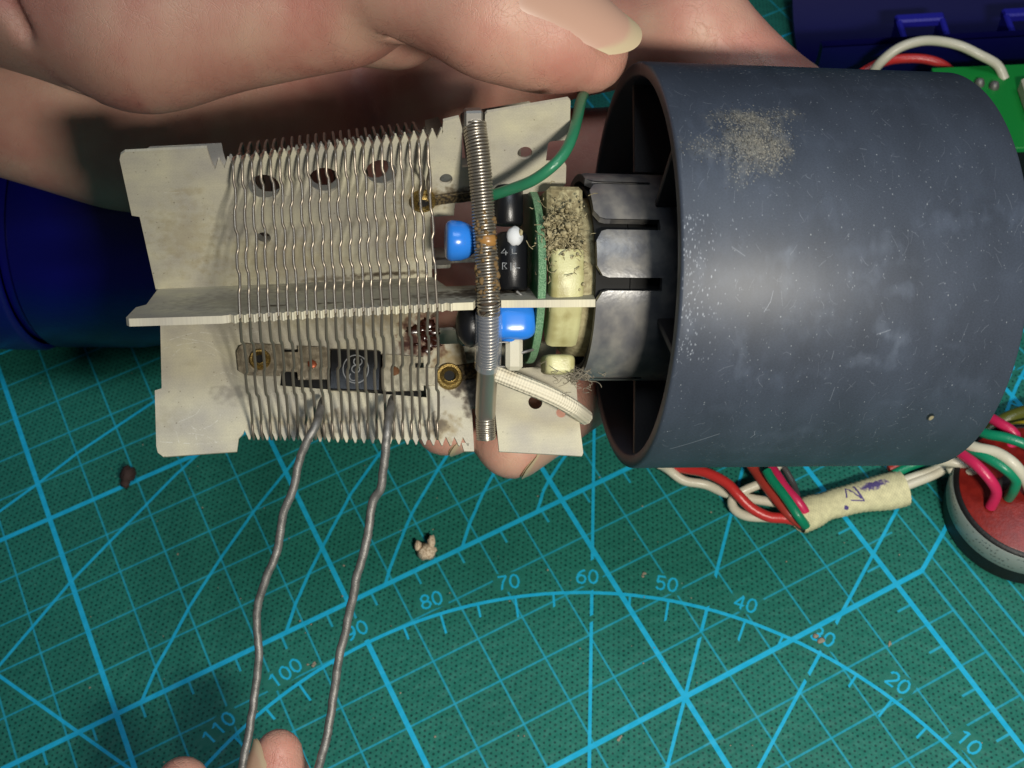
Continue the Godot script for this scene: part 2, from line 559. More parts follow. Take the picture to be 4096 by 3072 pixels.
# the duct's outside: 0..5.6 cm along it, once round it
func duct_picture() -> ImageTexture:
	var w := 1024
	var h := 2048
	var g := Pic.new(w, h, Color(0.215, 0.242, 0.29))
	var broad := fnoise(0.006, 31, 3)
	var fine := fnoise(0.3, 32, 2)
	var rag := fnoise(0.02, 33, 4)
	for y in h:
		for x in w:
			var k := (y * w + x) * 3
			var f := 1.0 + 0.12 * broad.get_noise_2d(x, y * 0.8) + 0.07 * fine.get_noise_2d(x * 0.4, y)
			g.d[k] = int(g.d[k] * f)
			g.d[k + 1] = int(g.d[k + 1] * f)
			g.d[k + 2] = int(g.d[k + 2] * f)
	var rng := RandomNumberGenerator.new()
	rng.seed = 34
	var at := func(x: float, deg: float) -> Vector2:
		return Vector2(x / 5.6 * w, (deg / 360.0 + 0.5) * h)
	# the worn star-shaped patch of beige glue residue
	var tan_ := Color(0.46, 0.445, 0.40)
	for q in [[1.2, 31.0, 0.5, 8.0, 420, 0.5], [1.15, 24.0, 0.42, 6.0, 200, 0.4], [0.5, 26.0, 0.4, 4.0, 60, 0.22], [1.65, 38.0, 0.35, 2.6, 30, 0.15], [0.85, 18.0, 0.2, 4.0, 24, 0.15], [1.5, 25.0, 0.25, 3.0, 30, 0.25], [1.0, 36.0, 0.45, 3.0, 60, 0.3]]:
		var mid: Vector2 = at.call(q[0], q[1])
		var r := Vector2(q[2] / 5.6 * w, q[3] / 360.0 * h)
		g.spot(mid, r * 1.15, tan_, q[5] * 1.2, rag, 0.7, 0.8)
		for k in int(q[4] * 3.2):
			var o := Vector2.from_angle(rng.randf() * TAU) * sqrt(rng.randf()) * (1.0 + 0.25 * rng.randfn())
			var c: Color = [Color(0.58, 0.565, 0.51), Color(0.48, 0.465, 0.43), Color(0.19, 0.185, 0.18)][k % 3]
			g.spot(mid + r * o * 0.95, Vector2(rng.randf_range(1.2, 3.0), rng.randf_range(0.9, 2.0)), c, rng.randf_range(0.4, 0.95))
	# hazy rubbed areas
	for k in 60:
		var q: Vector2 = at.call(rng.randf_range(0.1, 5.2), rng.randf_range(-75, 65))
		g.spot(q, Vector2(rng.randf_range(30, 150), rng.randf_range(8, 40)), Color(0.36, 0.40, 0.47), rng.randf_range(0.06, 0.18), rag, 0.9, 1.0)
	for k in 30:
		var q: Vector2 = at.call(rng.randf_range(0.1, 3.4), rng.randf_range(-32, 2))
		g.spot(q, Vector2(rng.randf_range(12, 60), rng.randf_range(6, 26)), Color(0.46, 0.50, 0.56), rng.randf_range(0.05, 0.22), rag, 1.0, 0.9)
	# specks, chips and scratches
	for k in 1300:
		var q: Vector2 = at.call(rng.randf_range(0.02, 5.5), rng.randf_range(-88, 88))
		g.spot(q, Vector2(rng.randf_range(0.8, 2.6), rng.randf_range(0.7, 1.8)), Color(0.66, 0.68, 0.68), rng.randf_range(0.15, 0.7))
	for k in 480:
		var q: Vector2 = at.call(rng.randf_range(0.0, 5.0), rng.randf_range(-85, 80))
		var a := rng.randf_range(-0.9, 0.9) + (PI / 2 if rng.randf() < 0.3 else 0.0)
		var l := rng.randf_range(4, 26)
		var b := q + Vector2(cos(a), sin(a)) * l
		g.poly([q, q.lerp(b, 0.5) + Vector2(rng.randf_range(-3, 3), rng.randf_range(-3, 3)), b], rng.randf_range(0.7, 1.3), Color(0.55, 0.57, 0.6), rng.randf_range(0.12, 0.4))
	for k in 320:       # the scuffed top edge and the chafed mouth
		var q: Vector2 = at.call(rng.randf_range(0.0, 4.8), rng.randf_range(58, 80))
		g.spot(q, Vector2(rng.randf_range(1, 6), rng.randf_range(0.8, 2)), Color(0.68, 0.68, 0.66), rng.randf_range(0.2, 0.8))
	for k in 200:
		var q: Vector2 = at.call(absf(rng.randfn(0.0, 0.25)) + 0.02, rng.randf_range(-30, 8))
		g.spot(q, Vector2(rng.randf_range(1, 3), rng.randf_range(1, 3)), Color(0.7, 0.72, 0.75), rng.randf_range(0.2, 0.7))
	for s in [[[0.71, 0.0], [0.9, -2.2]], [[1.32, -10.6], [1.29, -13.4], [1.21, -15.8]], [[2.31, -26.0], [2.30, -28.2]], [[1.47, -53.0], [1.5, -54.5], [1.46, -56]], [[2.45, -36.6], [2.44, -41]], [[0.3, -62], [0.7, -57], [0.95, -54]], [[2.9, -21.4], [3.1, -20.2]]]:
		var pts := []
		for e in s:
			pts.append(at.call(e[0], e[1]))
		g.poly(pts, 1.5, Color(0.62, 0.64, 0.67), 0.4 if pts.size() == 2 else 0.55)
	g.spot(at.call(4.11, -47.2), Vector2(13, 9), Color(0.05, 0.05, 0.06), 0.9, rag, 0.5, 0.4)
	g.spot(at.call(4.13, -47.6), Vector2(10, 7), Color(0.62, 0.58, 0.46), 0.95, rag, 0.6, 0.4)
	return g.texture()


# ------------------------------------------------------------------ bodies: tapered bones joined by a smooth minimum, meshed as surface nets
func body(bones: Array, creases: Array, cell: float, blend: float) -> ArrayMesh:
	var lo := Vector3(1e9, 1e9, 1e9)
	var hi := -lo
	for b in bones:        # [from, to, radius, radius]
		var r := maxf(b[2], b[3]) + blend * 2.0
		lo = lo.min(b[0] - Vector3.ONE * r).min(b[1] - Vector3.ONE * r)
		hi = hi.max(b[0] + Vector3.ONE * r).max(b[1] + Vector3.ONE * r)
	var nx := int((hi.x - lo.x) / cell) + 2
	var ny := int((hi.y - lo.y) / cell) + 2
	var nz := int((hi.z - lo.z) / cell) + 2
	var f := PackedFloat32Array()
	f.resize(nx * ny * nz)
	f.fill(0.0)
	var kk := 1.0 / blend
	for b in bones:
		var a: Vector3 = b[0]
		var ba: Vector3 = b[1] - a
		var l2 := maxf(ba.length_squared(), 1e-6)
		var r0: float = b[2]
		var dr: float = b[3] - r0
		var r := maxf(b[2], b[3]) + blend * 3.0
		var q0 := ((a.min(b[1]) - Vector3.ONE * r - lo) / cell).max(Vector3.ZERO)
		var q1 := ((a.max(b[1]) + Vector3.ONE * r - lo) / cell).min(Vector3(nx - 1, ny - 1, nz - 1))
		for z in range(int(q0.z), int(q1.z) + 1):
			for y in range(int(q0.y), int(q1.y) + 1):
				var row := (z * ny + y) * nx
				for x in range(int(q0.x), int(q1.x) + 1):
					var pa := lo + Vector3(x, y, z) * cell - a
					var h := clampf(pa.dot(ba) / l2, 0.0, 1.0)
					var d := (pa - ba * h).length() - r0 - dr * h
					if d < blend * 3.5:
						f[row + x] += exp(-maxf(d, -blend * 8.0) * kk)
	for k in f.size():
		f[k] = -blend * log(f[k]) if f[k] > 0.0 else 3.0
	for b in creases:      # [from, to, half width, depth]: shallow furrows, or ridges where the depth is negative
		var a: Vector3 = b[0]
		var ba: Vector3 = b[1] - a
		var r: float = b[2] * 2.5
		var q0 := ((a.min(b[1]) - Vector3.ONE * r - lo) / cell).max(Vector3.ZERO)
		var q1 := ((a.max(b[1]) + Vector3.ONE * r - lo) / cell).min(Vector3(nx - 1, ny - 1, nz - 1))
		for z in range(int(q0.z), int(q1.z) + 1):
			for y in range(int(q0.y), int(q1.y) + 1):
				for x in range(int(q0.x), int(q1.x) + 1):
					var pa := lo + Vector3(x, y, z) * cell - a
					var h := clampf(pa.dot(ba) / maxf(ba.length_squared(), 1e-6), 0.0, 1.0)
					var d: float = (pa - ba * h).length() / b[2]
					f[(z * ny + y) * nx + x] += b[3] * exp(-d * d)
	var at := {}
	var mb := MB.new()
	var step := [1, nx, nx * ny]
	var corner := [0, 1, nx, nx + 1, nx * ny, nx * ny + 1, nx * ny + nx, nx * ny + nx + 1]
	for z in nz - 1:
		for y in ny - 1:
			var row := (z * ny + y) * nx
			for x in nx - 1:
				var k := row + x
				if f[k] > 1.0:
					continue
				var inside := 0
				for c in corner:
					if f[k + c] < 0.0:
						inside += 1
				if inside == 0 or inside == 8:
					continue
				var sum := Vector3.ZERO
				var m := 0
				for e in 12:
					var axis := e >> 2
					var o1 := (axis + 1) % 3
					var o2 := (axis + 2) % 3
					var base := Vector3.ZERO
					base[o1] = e & 1
					base[o2] = (e >> 1) & 1
					var i0: int = k + int(base.x) + int(base.y) * nx + int(base.z) * nx * ny
					var v0 := f[i0]
					var v1 := f[i0 + step[axis]]
					if (v0 < 0.0) != (v1 < 0.0):
						base[axis] = v0 / (v0 - v1)
						sum += base
						m += 1
				var w := sum / m
				var g := Vector3(
					lerpf(f[k + 1] - f[k], f[k + 1 + nx + nx * ny] - f[k + nx + nx * ny], 0.5),
					lerpf(f[k + nx] - f[k], f[k + 1 + nx + nx * ny] - f[k + 1 + nx * ny], 0.5),
					lerpf(f[k + nx * ny] - f[k], f[k + 1 + nx + nx * ny] - f[k + 1 + nx], 0.5))
				# the slope over the whole cell, weighted to where the surface crosses it
				for axis in 3:
					var o1 := (axis + 1) % 3
					var o2 := (axis + 2) % 3
					var total := 0.0
					for e in 4:
						var s1 := e & 1
						var s2 := e >> 1
						var i0: int = k + s1 * step[o1] + s2 * step[o2]
						total += (f[i0 + step[axis]] - f[i0]) * (w[o1] if s1 else 1.0 - w[o1]) * (w[o2] if s2 else 1.0 - w[o2])
					g[axis] = total
				at[k] = mb.vert(lo + (Vector3(x, y, z) + w) * cell, g.normalized())
	for k: int in at:
		for axis in 3:
			var o1: int = step[(axis + 1) % 3]
			var o2: int = step[(axis + 2) % 3]
			if not (at.has(k - o1) and at.has(k - o2) and at.has(k - o1 - o2)):
				continue
			var v0 := f[k]
			var v1 := f[k + step[axis]]
			if (v0 < 0.0) == (v1 < 0.0):
				continue
			var a: int = at[k]
			var b: int = at[k - o1]
			var c: int = at[k - o1 - o2]
			var d: int = at[k - o2]
			if v0 < 0.0:
				mb.tri(a, c, b)
				mb.tri(a, d, c)
			else:
				mb.tri(a, b, c)
				mb.tri(a, c, d)
	return mb.mesh()


func skin_depth(bones: Array, p: Vector3, blend: float) -> float:
	var sum := 0.0
	for e in bones:
		var ba: Vector3 = e[1] - e[0]
		var pa: Vector3 = p - e[0]
		var h := clampf(pa.dot(ba) / maxf(ba.length_squared(), 1e-6), 0.0, 1.0)
		sum += exp(-maxf((pa - ba * h).length() - lerpf(e[2], e[3], h), -1.0) / blend)
	return -blend * log(maxf(sum, 1e-30))


func nail(bones: Array, blend: float, a: Vector3, normal: Vector3, centre: Vector3, back: float, front: float, spread: float, pink: Color, edge: Color) -> MB:
	# a thin curved plate laid on the skin round the finger's axis a; its free edge is paler and reaches past the flesh
	var mb := MB.new()
	a = a.normalized()
	var n := (normal - a * normal.dot(a)).normalized()
	var s := a.cross(n)
	var rows := 25
	var cols := 21
	var rad := []
	for j in rows:
		for i in cols:
			var y := j / (rows - 1.0)
			var x := i * 2.0 / (cols - 1) - 1.0
			var l := lerpf(-back + 0.30 * pow(absf(x), 2.4), front - 0.40 * pow(absf(x), 2.4), y)
			var d := n * cos(x * spread * (1.0 - 0.22 * y)) + s * sin(x * spread * (1.0 - 0.22 * y))
			var r := 1.7
			while r > 0.25 and skin_depth(bones, centre + a * l + d * r, blend) > 0.0:
				r -= 0.03
			var before: float = rad[(j - 1) * cols + i] if j > 0 else 9.0
			if j > 0:
				r = clampf(r, before - 0.02, before + 0.02)
			rad.append(r)
	for side in 2:
		var first := mb.p.size()
		for j in rows:
			for i in cols:
				var y := j / (rows - 1.0)
				var x := i * 2.0 / (cols - 1) - 1.0
				var l := lerpf(-back + 0.30 * pow(absf(x), 2.4), front - 0.40 * pow(absf(x), 2.4), y)
				var d := n * cos(x * spread * (1.0 - 0.22 * y)) + s * sin(x * spread * (1.0 - 0.22 * y))
				var sum := 0.0
				var m := 0
				for jj in range(maxi(j - 2, 0), mini(j + 3, rows)):
					for ii in range(maxi(i - 2, 0), mini(i + 3, cols)):
						sum += rad[jj * cols + ii]
						m += 1
				var rim := maxf(absf(x), 1.0 - 2.2 * y)
				var lift := 0.035 - 0.05 * smoothstep(0.78, 1.0, rim)
				var free := smoothstep(0.87, 0.94, y + 0.05 * x * x)
				mb.col = pink.lerp(edge, free).lerp(pink.lightened(0.2), (1.0 - smoothstep(0.10, 0.24, y + 0.22 * x * x)) * 0.5)
				mb.vert(centre + a * l + d * (sum / m + lift - 0.035 * side), d if side == 0 else -d)
		for j in rows - 1:
			for i in cols - 1:
				var q := first + j * cols + i
				mb.tri(q, q + 1, q + cols)
				mb.tri(q + 1, q + cols + 1, q + cols)
	return mb


# ------------------------------------------------------------------ sheets cut from mica: outline and holes in (u, r), thickness across
func sheet(outline: PackedVector2Array, holes: Array, thick: float, uv_of: Callable) -> MB:
	var xs := [-100.0]
	for h: PackedVector2Array in holes:
		var mid := 0.0
		for q in h:
			mid += q.x
		xs.append(mid / h.size() + 0.00013)
	xs.append(100.0)
	xs.sort()
	var mb := MB.new()
	for k in xs.size() - 1:
		var strip := PackedVector2Array([Vector2(xs[k], -50), Vector2(xs[k + 1], -50), Vector2(xs[k + 1], 50), Vector2(xs[k], 50)])
		var pieces: Array = Geometry2D.intersect_polygons(outline, strip)
		for h: PackedVector2Array in holes:
			var left := []
			for q: PackedVector2Array in pieces:
				for w in Geometry2D.clip_polygons(q, h):
					left.append(w)
			pieces = left
		for q: PackedVector2Array in pieces:
			var idx := Geometry2D.triangulate_polygon(q)
			mb.col = Color(0.8, 0.8, 0.8)       # sawn edges are whiter than the faces
			for s in [1.0, -1.0]:
				var first := mb.p.size()
				for w in q:
					mb.vert(Vector3(w.x, w.y, s * thick / 2), Vector3(0, 0, s), uv_of.call(w))
				for j in idx.size() / 3:
					if s > 0:
						mb.tri(first + idx[3 * j], first + idx[3 * j + 2], first + idx[3 * j + 1])
					else:
						mb.tri(first + idx[3 * j], first + idx[3 * j + 1], first + idx[3 * j + 2])
			mb.col = Color.WHITE
			for j in q.size():
				var a := q[j]
				var b := q[(j + 1) % q.size()]
				var cut := false
				for x in xs:
					if absf(a.x - x) < 1e-4 and absf(b.x - x) < 1e-4:
						cut = true
				if cut:
					continue
				mb.flat([Vector3(a.x, a.y, -thick / 2), Vector3(b.x, b.y, -thick / 2), Vector3(b.x, b.y, thick / 2), Vector3(a.x, a.y, thick / 2)], [uv_of.call(a), uv_of.call(b), uv_of.call(b), uv_of.call(a)])
	return mb


func ring2(c: Vector2, r: float, m := 28, ry := -1.0) -> PackedVector2Array:
	var q := PackedVector2Array()
	for k in m:
		q.append(c + Vector2(cos(TAU * k / m) * r, sin(TAU * k / m) * (r if ry < 0 else ry)))
	return q


func pts2(a: Array) -> PackedVector2Array:
	var q := PackedVector2Array()
	for e in a:
		q.append(Vector2(e[0], e[1]))
	return q


func mica_uv(q: Vector2) -> Vector2:
	return Vector2((q.x + 2.6) / 7.4, (3.6 - q.y) / 3.6)


const PITCH := 0.1362
const TURNS := 22
const FIRST := -0.77


func teeth(from: float, to: float, r0: float, r1: float, deep: float) -> Array:   # a row of rounded teeth; a wire lies in every notch
	var out := []
	var k := ceili((from - FIRST) / PITCH)
	while FIRST + k * PITCH < to:
		var u := FIRST + k * PITCH
		var r := lerpf(r0, r1, (u - from) / (to - from))
		out.append_array([[u - 0.024, r - deep * 0.55], [u, r - deep], [u + 0.024, r - deep * 0.55], [u + 0.044, r - 0.02], [u + PITCH / 2 - 0.01, r + 0.02], [u + PITCH / 2 + 0.014, r + 0.018], [u + PITCH - 0.044, r - 0.02]])
		k += 1
	return out


# where the winding lies on each of the six arms: angle, radius at u = -1 and at u = 2.3
const ARMS := [[-16.0, 2.24, 2.11], [44.0, 2.44, 2.79], [109.0, 2.56, 2.92], [164.0, 2.4, 2.6], [224.0, 2.4, 2.7], [284.0, 2.46, 2.66]]


func arm_r(k: int, u: float) -> float:
	return lerpf(ARMS[k][1], ARMS[k][2], (u + 1.0) / 3.3)


func arm_at(k: int, u: float, r: float) -> Vector3:
	var a := deg_to_rad(ARMS[k][0])
	return Vector3(u, r * sin(a), r * cos(a))


func arm_frame(k: int) -> Transform3D:
	var a := deg_to_rad(ARMS[k][0])
	var e := Vector3(0, sin(a), cos(a))
	return Transform3D(Basis(Vector3.RIGHT, e, Vector3.RIGHT.cross(e)), Vector3.ZERO)


func winding(turn: int, rng: RandomNumberGenerator) -> MB:
	var u0 := FIRST + turn * PITCH
	var pts := PackedVector3Array()
	for k in 6:
		var a := arm_at(k, u0, arm_r(k, u0) + 0.02)
		var b := arm_at((k + 1) % 6, u0, arm_r((k + 1) % 6, u0) + 0.02)
		var out := (a + b) * 0.5 - Vector3(u0, 0, 0)
		out = out.normalized()
		var jogs := [0.17, 0.29, 0.43, 0.56, 0.70, 0.84] if k == 0 else ([0.16, 0.38, 0.57, 0.80] if k == 5 else [0.3, 0.6])
		pts.append(a)
		var drift := rng.randf_range(-0.012, 0.012)
		var side := 0.0
		for j in jogs.size():        # the crimps: small sidesteps that line up from turn to turn
			var f: float = jogs[j] + rng.randf_range(-0.012, 0.012)
			var w := a.lerp(b, f)
			var bow := sin(f * PI)
			var next := (0.012 if j % 2 == 0 else -0.009) + rng.randf_range(-0.006, 0.006)
			var d := -0.03 * bow + rng.randf_range(-0.006, 0.006)
			var t := (b - a).normalized() * 0.035
			pts.append(w - t + Vector3(side + drift * bow, 0, 0) + out * (d - 0.006))
			pts.append(w + t + Vector3(next + drift * bow, 0, 0) + out * (d + 0.014))
			side = next
	pts.append(pts[0])
	var path := smooth_path(Array(pts), 0.035)
	var mb := MB.new()
	mb.tube(path, 0.0225, 7, false)
	return mb


func helix(spine: PackedVector3Array, radius: float, wire: float, pitch: float, per_turn := 14, sides := 5) -> MB:
	var mb := MB.new()
	var lens := [0.0]
	for k in range(1, spine.size()):
		lens.append(lens[k - 1] + spine[k].distance_to(spine[k - 1]))
	var total: float = lens[-1]
	var path := PackedVector3Array()
	var steps := int(total / pitch * per_turn)
	var seg := 0
	for s in steps + 1:
		var l := total * s / steps
		while seg < spine.size() - 2 and lens[seg + 1] < l:
			seg += 1
		var tg := (spine[seg + 1] - spine[seg]).normalized()
		var c := spine[seg].lerp(spine[seg + 1], (l - lens[seg]) / maxf(lens[seg + 1] - lens[seg], 1e-6))
		var n := (Vector3.RIGHT - tg * tg.x).normalized()
		var b := tg.cross(n)
		var a := TAU * s / per_turn
		path.append(c + (n * cos(a) + b * sin(a)) * radius)
	mb.tube(path, wire, sides)
	return mb


func build_heater() -> void:
	var t := thing("heating_element", "star-shaped mica heater wound with crimped wire, held before the black duct", "heating element", HEATER)
	var soot := Color(0.20, 0.155, 0.105)
	var tanc := Color(0.60, 0.53, 0.38)
	var grey := Color(0.45, 0.43, 0.39)
	var upper := [[-2.2, 0.05], [-2.24, 1.53], [-2.35, 1.56], [-2.37, 2.58], [-2.345, 2.66], [-2.28, 2.71], [-1.12, 2.74], [-1.10, 2.58]] + teeth(-1.06, 2.3, 2.50, 2.94, 0.15) + \
		[[2.30, 2.86], [2.315, 3.09], [2.545, 3.15], [2.60, 2.95], [2.62, 2.25], [2.95, 2.3], [2.93, 3.18], [2.96, 3.22], [4.15, 3.42], [4.19, 3.38], [4.24, 2.70], [3.95, 2.68], [3.915, 2.64], [3.905, 2.29], [4.2, 2.27], [4.235, 2.22], [4.257, 1.88], [4.18, 1.78], [2.537, 1.57], [2.52, 1.336], [2.15, 1.326], [2.18, 0.76], [2.20, 0.05]]
	var up_holes := [ring2(Vector2(-0.36, 2.0), 0.235), ring2(Vector2(0.54, 2.09), 0.235), ring2(Vector2(1.394, 2.2), 0.235), ring2(Vector2(-0.444, 1.03), 0.115), ring2(Vector2(2.381, 2.04), 0.1), ring2(Vector2(3.57, 2.48), 0.115)]
	var lower := [[-2.15, 0.05], [-2.15, 1.6], [-2.255, 1.63], [-2.25, 2.52], [-2.23, 2.62], [-2.15, 2.69], [-1.035, 2.68], [-1.0, 2.47]] + teeth(-0.95, 2.5, 2.47, 2.80, 0.13) + \
		[[2.47, 2.76], [2.50, 2.90], [2.66, 2.91], [2.68, 2.2], [3.05, 2.2], [3.06, 2.94], [4.39, 3.1], [4.415, 3.05], [4.40, 2.36], [4.43, 1.64], [4.36, 1.57], [3.15, 1.60], [2.68, 1.58], [2.63, 1.18], [2.57, 1.12], [2.25, 1.12], [2.12, 1.16], [1.98, 1.05], [1.93, 0.9], [2.06, 0.82], [2.1, 0.68], [2.22, 0.62], [2.2, 0.05]]
	var slot := pts2([[-0.25, 1.05], [1.96, 1.30], [1.97, 1.99], [-0.33, 1.66]])
	var low_holes := [ring2(Vector2(3.717, 2.17), 0.115), ring2(Vector2(4.12, 2.37), 0.08), slot]
	var fin := [[-2.165, 0.05], [-2.2, 1.25], [-2.33, 1.42], [-2.38, 2.10], [-2.33, 2.19], [-1.02, 2.29]] + teeth(-1.0, 2.3, 2.30, 2.17, 0.07) + \
		[[2.32, 2.15], [2.62, 2.17], [2.70, 1.93], [3.02, 1.93], [3.05, 2.12], [4.43, 2.37], [4.52, 1.63], [4.516, 0.95], [4.2, 0.82], [3.2, 0.9], [2.35, 0.9], [2.2, 0.05]]
	var m_up := paint(Color.WHITE, 0.62)
	m_up.vertex_color_use_as_albedo = true
	m_up.albedo_texture = mica_picture(41, [[-1.45, 1.98, 0.28, 0.1, tanc, 0.25], [1.5, 0.2, 0.8, 0.06, soot, 0.8], [0.55, 0.14, 0.7, 0.07, soot, 0.45], [2.1, 1.7, 0.5, 0.25, tanc, 0.75], [2.5, 1.72, 0.45, 0.2, soot, 0.7], [2.9, 1.75, 0.3, 0.15, soot, 0.6], [-1.6, 1.1, 0.55, 0.8, tanc, 0.25], [-0.2, 0.6, 1.2, 0.6, tanc, 0.28], [1.7, 0.9, 0.5, 0.7, tanc, 0.3], [-0.9, 1.3, 0.35, 0.35, grey, 0.2]], [[[-2.0, 2.0], [-1.75, 1.96], [-1.5, 1.97]]])
	var m_low := paint(Color.WHITE, 0.55)
	m_low.vertex_color_use_as_albedo = true
	m_low.albedo_texture = mica_picture(42, [[-1.0, 1.75, 0.45, 0.2, grey, 0.45], [0.0, 2.25, 0.9, 0.16, tanc, 0.5], [0.3, 2.45, 0.35, 0.14, soot, 0.5], [1.0, 2.2, 0.9, 0.12, soot, 0.35], [2.2, 2.5, 0.3, 0.25, tanc, 0.8], [2.1, 2.45, 0.22, 0.2, soot, 0.5], [2.55, 1.75, 0.35, 0.35, soot, 0.95], [2.75, 2.1, 0.25, 0.4, soot, 0.8], [2.4, 1.4, 0.4, 0.3, tanc, 0.8], [1.5, 0.5, 0.9, 0.4, tanc, 0.6], [2.0, 0.95, 0.42, 0.42, Color(0.24, 0.09, 0.05), 1.0], [1.75, 1.1, 0.25, 0.2, Color(0.24, 0.09, 0.05), 1.0], [-1.7, 0.3, 0.6, 0.25, tanc, 0.35], [0.1, 0.4, 1.5, 0.3, tanc, 0.35]],
		[[[-2.1, 0.85], [-1.6, 0.72], [-1.1, 0.8], [-0.6, 0.75]], [[-2.1, 0.95], [-1.5, 0.9], [-1.05, 1.25]], [[-2.0, 1.12], [-1.85, 0.98], [-1.6, 1.0], [-1.3, 1.12]], [[-1.9, 0.78], [-1.4, 0.9], [-1.05, 0.95]], [[-2.2, 2.45], [-1.6, 2.52], [-1.2, 2.5]], [[-1.9, 2.15], [-1.65, 2.05], [-1.5, 1.85]], [[-1.8, 2.18], [-1.6, 2.3], [-1.35, 2.2], [-1.25, 2.05]], [[-1.75, 2.35], [-1.5, 2.4], [-1.3, 2.55]], [[-1.4, 1.45], [-1.15, 1.4], [-0.95, 1.5]], [[-1.95, 2.3], [-1.9, 2.5]], [[-1.66, 2.3], [-1.62, 2.6]]])
	var m_fin := paint(Color.WHITE, 0.7)
	m_fin.vertex_color_use_as_albedo = true
	m_fin.albedo_texture = mica_picture(43, [[2.6, 1.55, 0.9, 0.35, soot, 0.75], [3.8, 1.4, 0.8, 0.5, grey, 0.85], [3.2, 1.2, 0.7, 0.5, soot, 0.6], [-0.3, 1.75, 0.22, 0.09, soot, 0.85], [0.55, 1.75, 0.3, 0.07, soot, 0.85], [1.3, 1.65, 0.25, 0.08, soot, 0.7], [0.9, 0.5, 1.8, 0.5, grey, 0.6], [-1.0, 1.3, 1.0, 0.9, grey, 0.35]], [])
	var m_back := paint(Color.WHITE, 0.7)
	m_back.vertex_color_use_as_albedo = true
	m_back.albedo_texture = m_up.albedo_texture
	var th := 0.06
	part("mica_sheet", sheet(pts2(fin), [], 0.115, mica_uv), m_fin, t, arm_frame(0))
	part("mica_sheet", sheet(pts2(upper), up_holes, th, mica_uv), m_up, t, arm_frame(1))
	part("mica_sheet", sheet(pts2(upper), up_holes, th, mica_uv), m_back, t, arm_frame(2) * Transform3D(Basis.from_scale(V(1, 0.965, 1)), Vector3.ZERO))
	part("mica_sheet", sheet(pts2(lower), [], th, mica_uv), m_back, t, arm_frame(3))
	part("mica_sheet", sheet(pts2(lower), [], th, mica_uv), m_back, t, arm_frame(4))
	part("mica_sheet", sheet(pts2(lower), low_holes, th, mica_uv), m_low, t, arm_frame(5))
	# the crimped heating wire, turn by turn
	var rng := RandomNumberGenerator.new()
	rng.seed = 7
	for k in TURNS:
		part("heating_wire", winding(k, rng), M.nichrome, t)
	# two wire ends run to the upper rivet
	var rv := arm_frame(1) * Vector3(2.03, 1.66, 0.06)
	for s in [-1.0, 1.0]:
		var mb := MB.new()
		mb.tube(smooth_path([arm_at(1, 2.03 + 0.06 * s, 2.72), arm_frame(1) * Vector3(2.03 + 0.07 * s, 2.4, 0.25), arm_frame(1) * Vector3(2.05 + 0.025 * s, 2.15, 0.22), arm_frame(1) * Vector3(2.05 + 0.06 * s, 1.8, 0.16), rv + Vector3(0.03 * s, 0.0, 0.02)]), 0.021, 7)
		part("wire_end", mb, M.nichrome, t)
	# the coil of close turns laid over the fin
	var spine := smooth_path([arm_at(1, 2.79, 3.02), arm_at(1, 2.79, 2.86) + V(0, -0.02, 0.12), arm_at(1, 2.82, 2.35) + V(0, -0.12, 0.5), arm_at(0, 2.86, 2.06) + V(0, 0.65, 0.1), arm_at(0, 2.86, 2.1) + V(0, 0, 0.03), arm_at(0, 2.86, 2.1) + V(0, -0.12, -0.03)], 0.05)
	var spine2 := smooth_path([arm_at(0, 2.86, 2.1) + V(0, -0.12, -0.03), arm_at(0, 2.86, 2.0) + V(0, -0.6, -0.14), arm_at(0, 2.86, 1.75) + V(0, -1.1, -0.28), arm_at(5, 2.86, 2.5) + V(0, 0.2, 0.25), arm_at(5, 2.86, 2.72) + V(0, 0, 0.1)], 0.05)
	var core := MB.new()
	core.tube(spine, 0.135, 12)
	var coil := part("coil", helix(spine, 0.158, 0.022, 0.047), M.bright_wire, t)
	part("core", core, M.core, coil)
	var low := PackedVector3Array()
	var sleeve_path := PackedVector3Array()
	var tube_path := PackedVector3Array()
	for k in spine2.size():
		var f := float(k) / (spine2.size() - 1)
		if f < 0.42:
			sleeve_path.append(spine2[k])
			low.append(spine2[k])
		if f > 0.38:
			tube_path.append(spine2[k])
	var rod := MB.new()
	var end_path := PackedVector3Array()
	for k in tube_path.size():
		if k > tube_path.size() * 0.68:
			end_path.append(tube_path[k])
	var rr := []
	for k in tube_path.size():
		rr.append(0.162 if k < tube_path.size() * 0.7 else 0.142)
	rod.tube(tube_path, rr, 24)
	rod.tube(sleeve_path, 0.11, 14)
	part("core_rod", rod, M.bright_wire, coil)
	part("coil", helix(low, 0.14, 0.021, 0.052), M.bright_wire, t)
	part("coil", helix(end_path, 0.143, 0.0165, 0.036), M.bright_wire, t)
	var sl := MB.new()
	sl.tube(sleeve_path, 0.205, 18, false)
	part("clear_sleeve", sl, M.clear, t)
	var cap := MB.new()
	cap.box(V(-0.14, -0.16, -0.1), V(0.14, 0.13, 0.12), 0.03)
	part("end_cap", cap, M.dull, t, Transform3D(Basis(Vector3.RIGHT, 0.5), arm_at(1, 2.79, 3.1) + V(-0.03, 0.02, -0.02)))
	# loose loop of thin wire out of the sleeve
	var lp := MB.new()
	lp.tube(smooth_path([arm_at(0, 2.9, 1.95) + V(0, -0.62, -0.1), arm_at(0, 3.2, 1.95) + V(0, -0.62, -0.1), arm_at(0, 3.32, 1.9) + V(0, -0.8, -0.15), arm_at(0, 3.2, 1.9) + V(0, -0.98, -0.2), arm_at(0, 2.9, 1.95) + V(0, -0.95, -0.2)], 0.05), 0.012, 6)
	part("loose_strand", lp, M.dull, t)
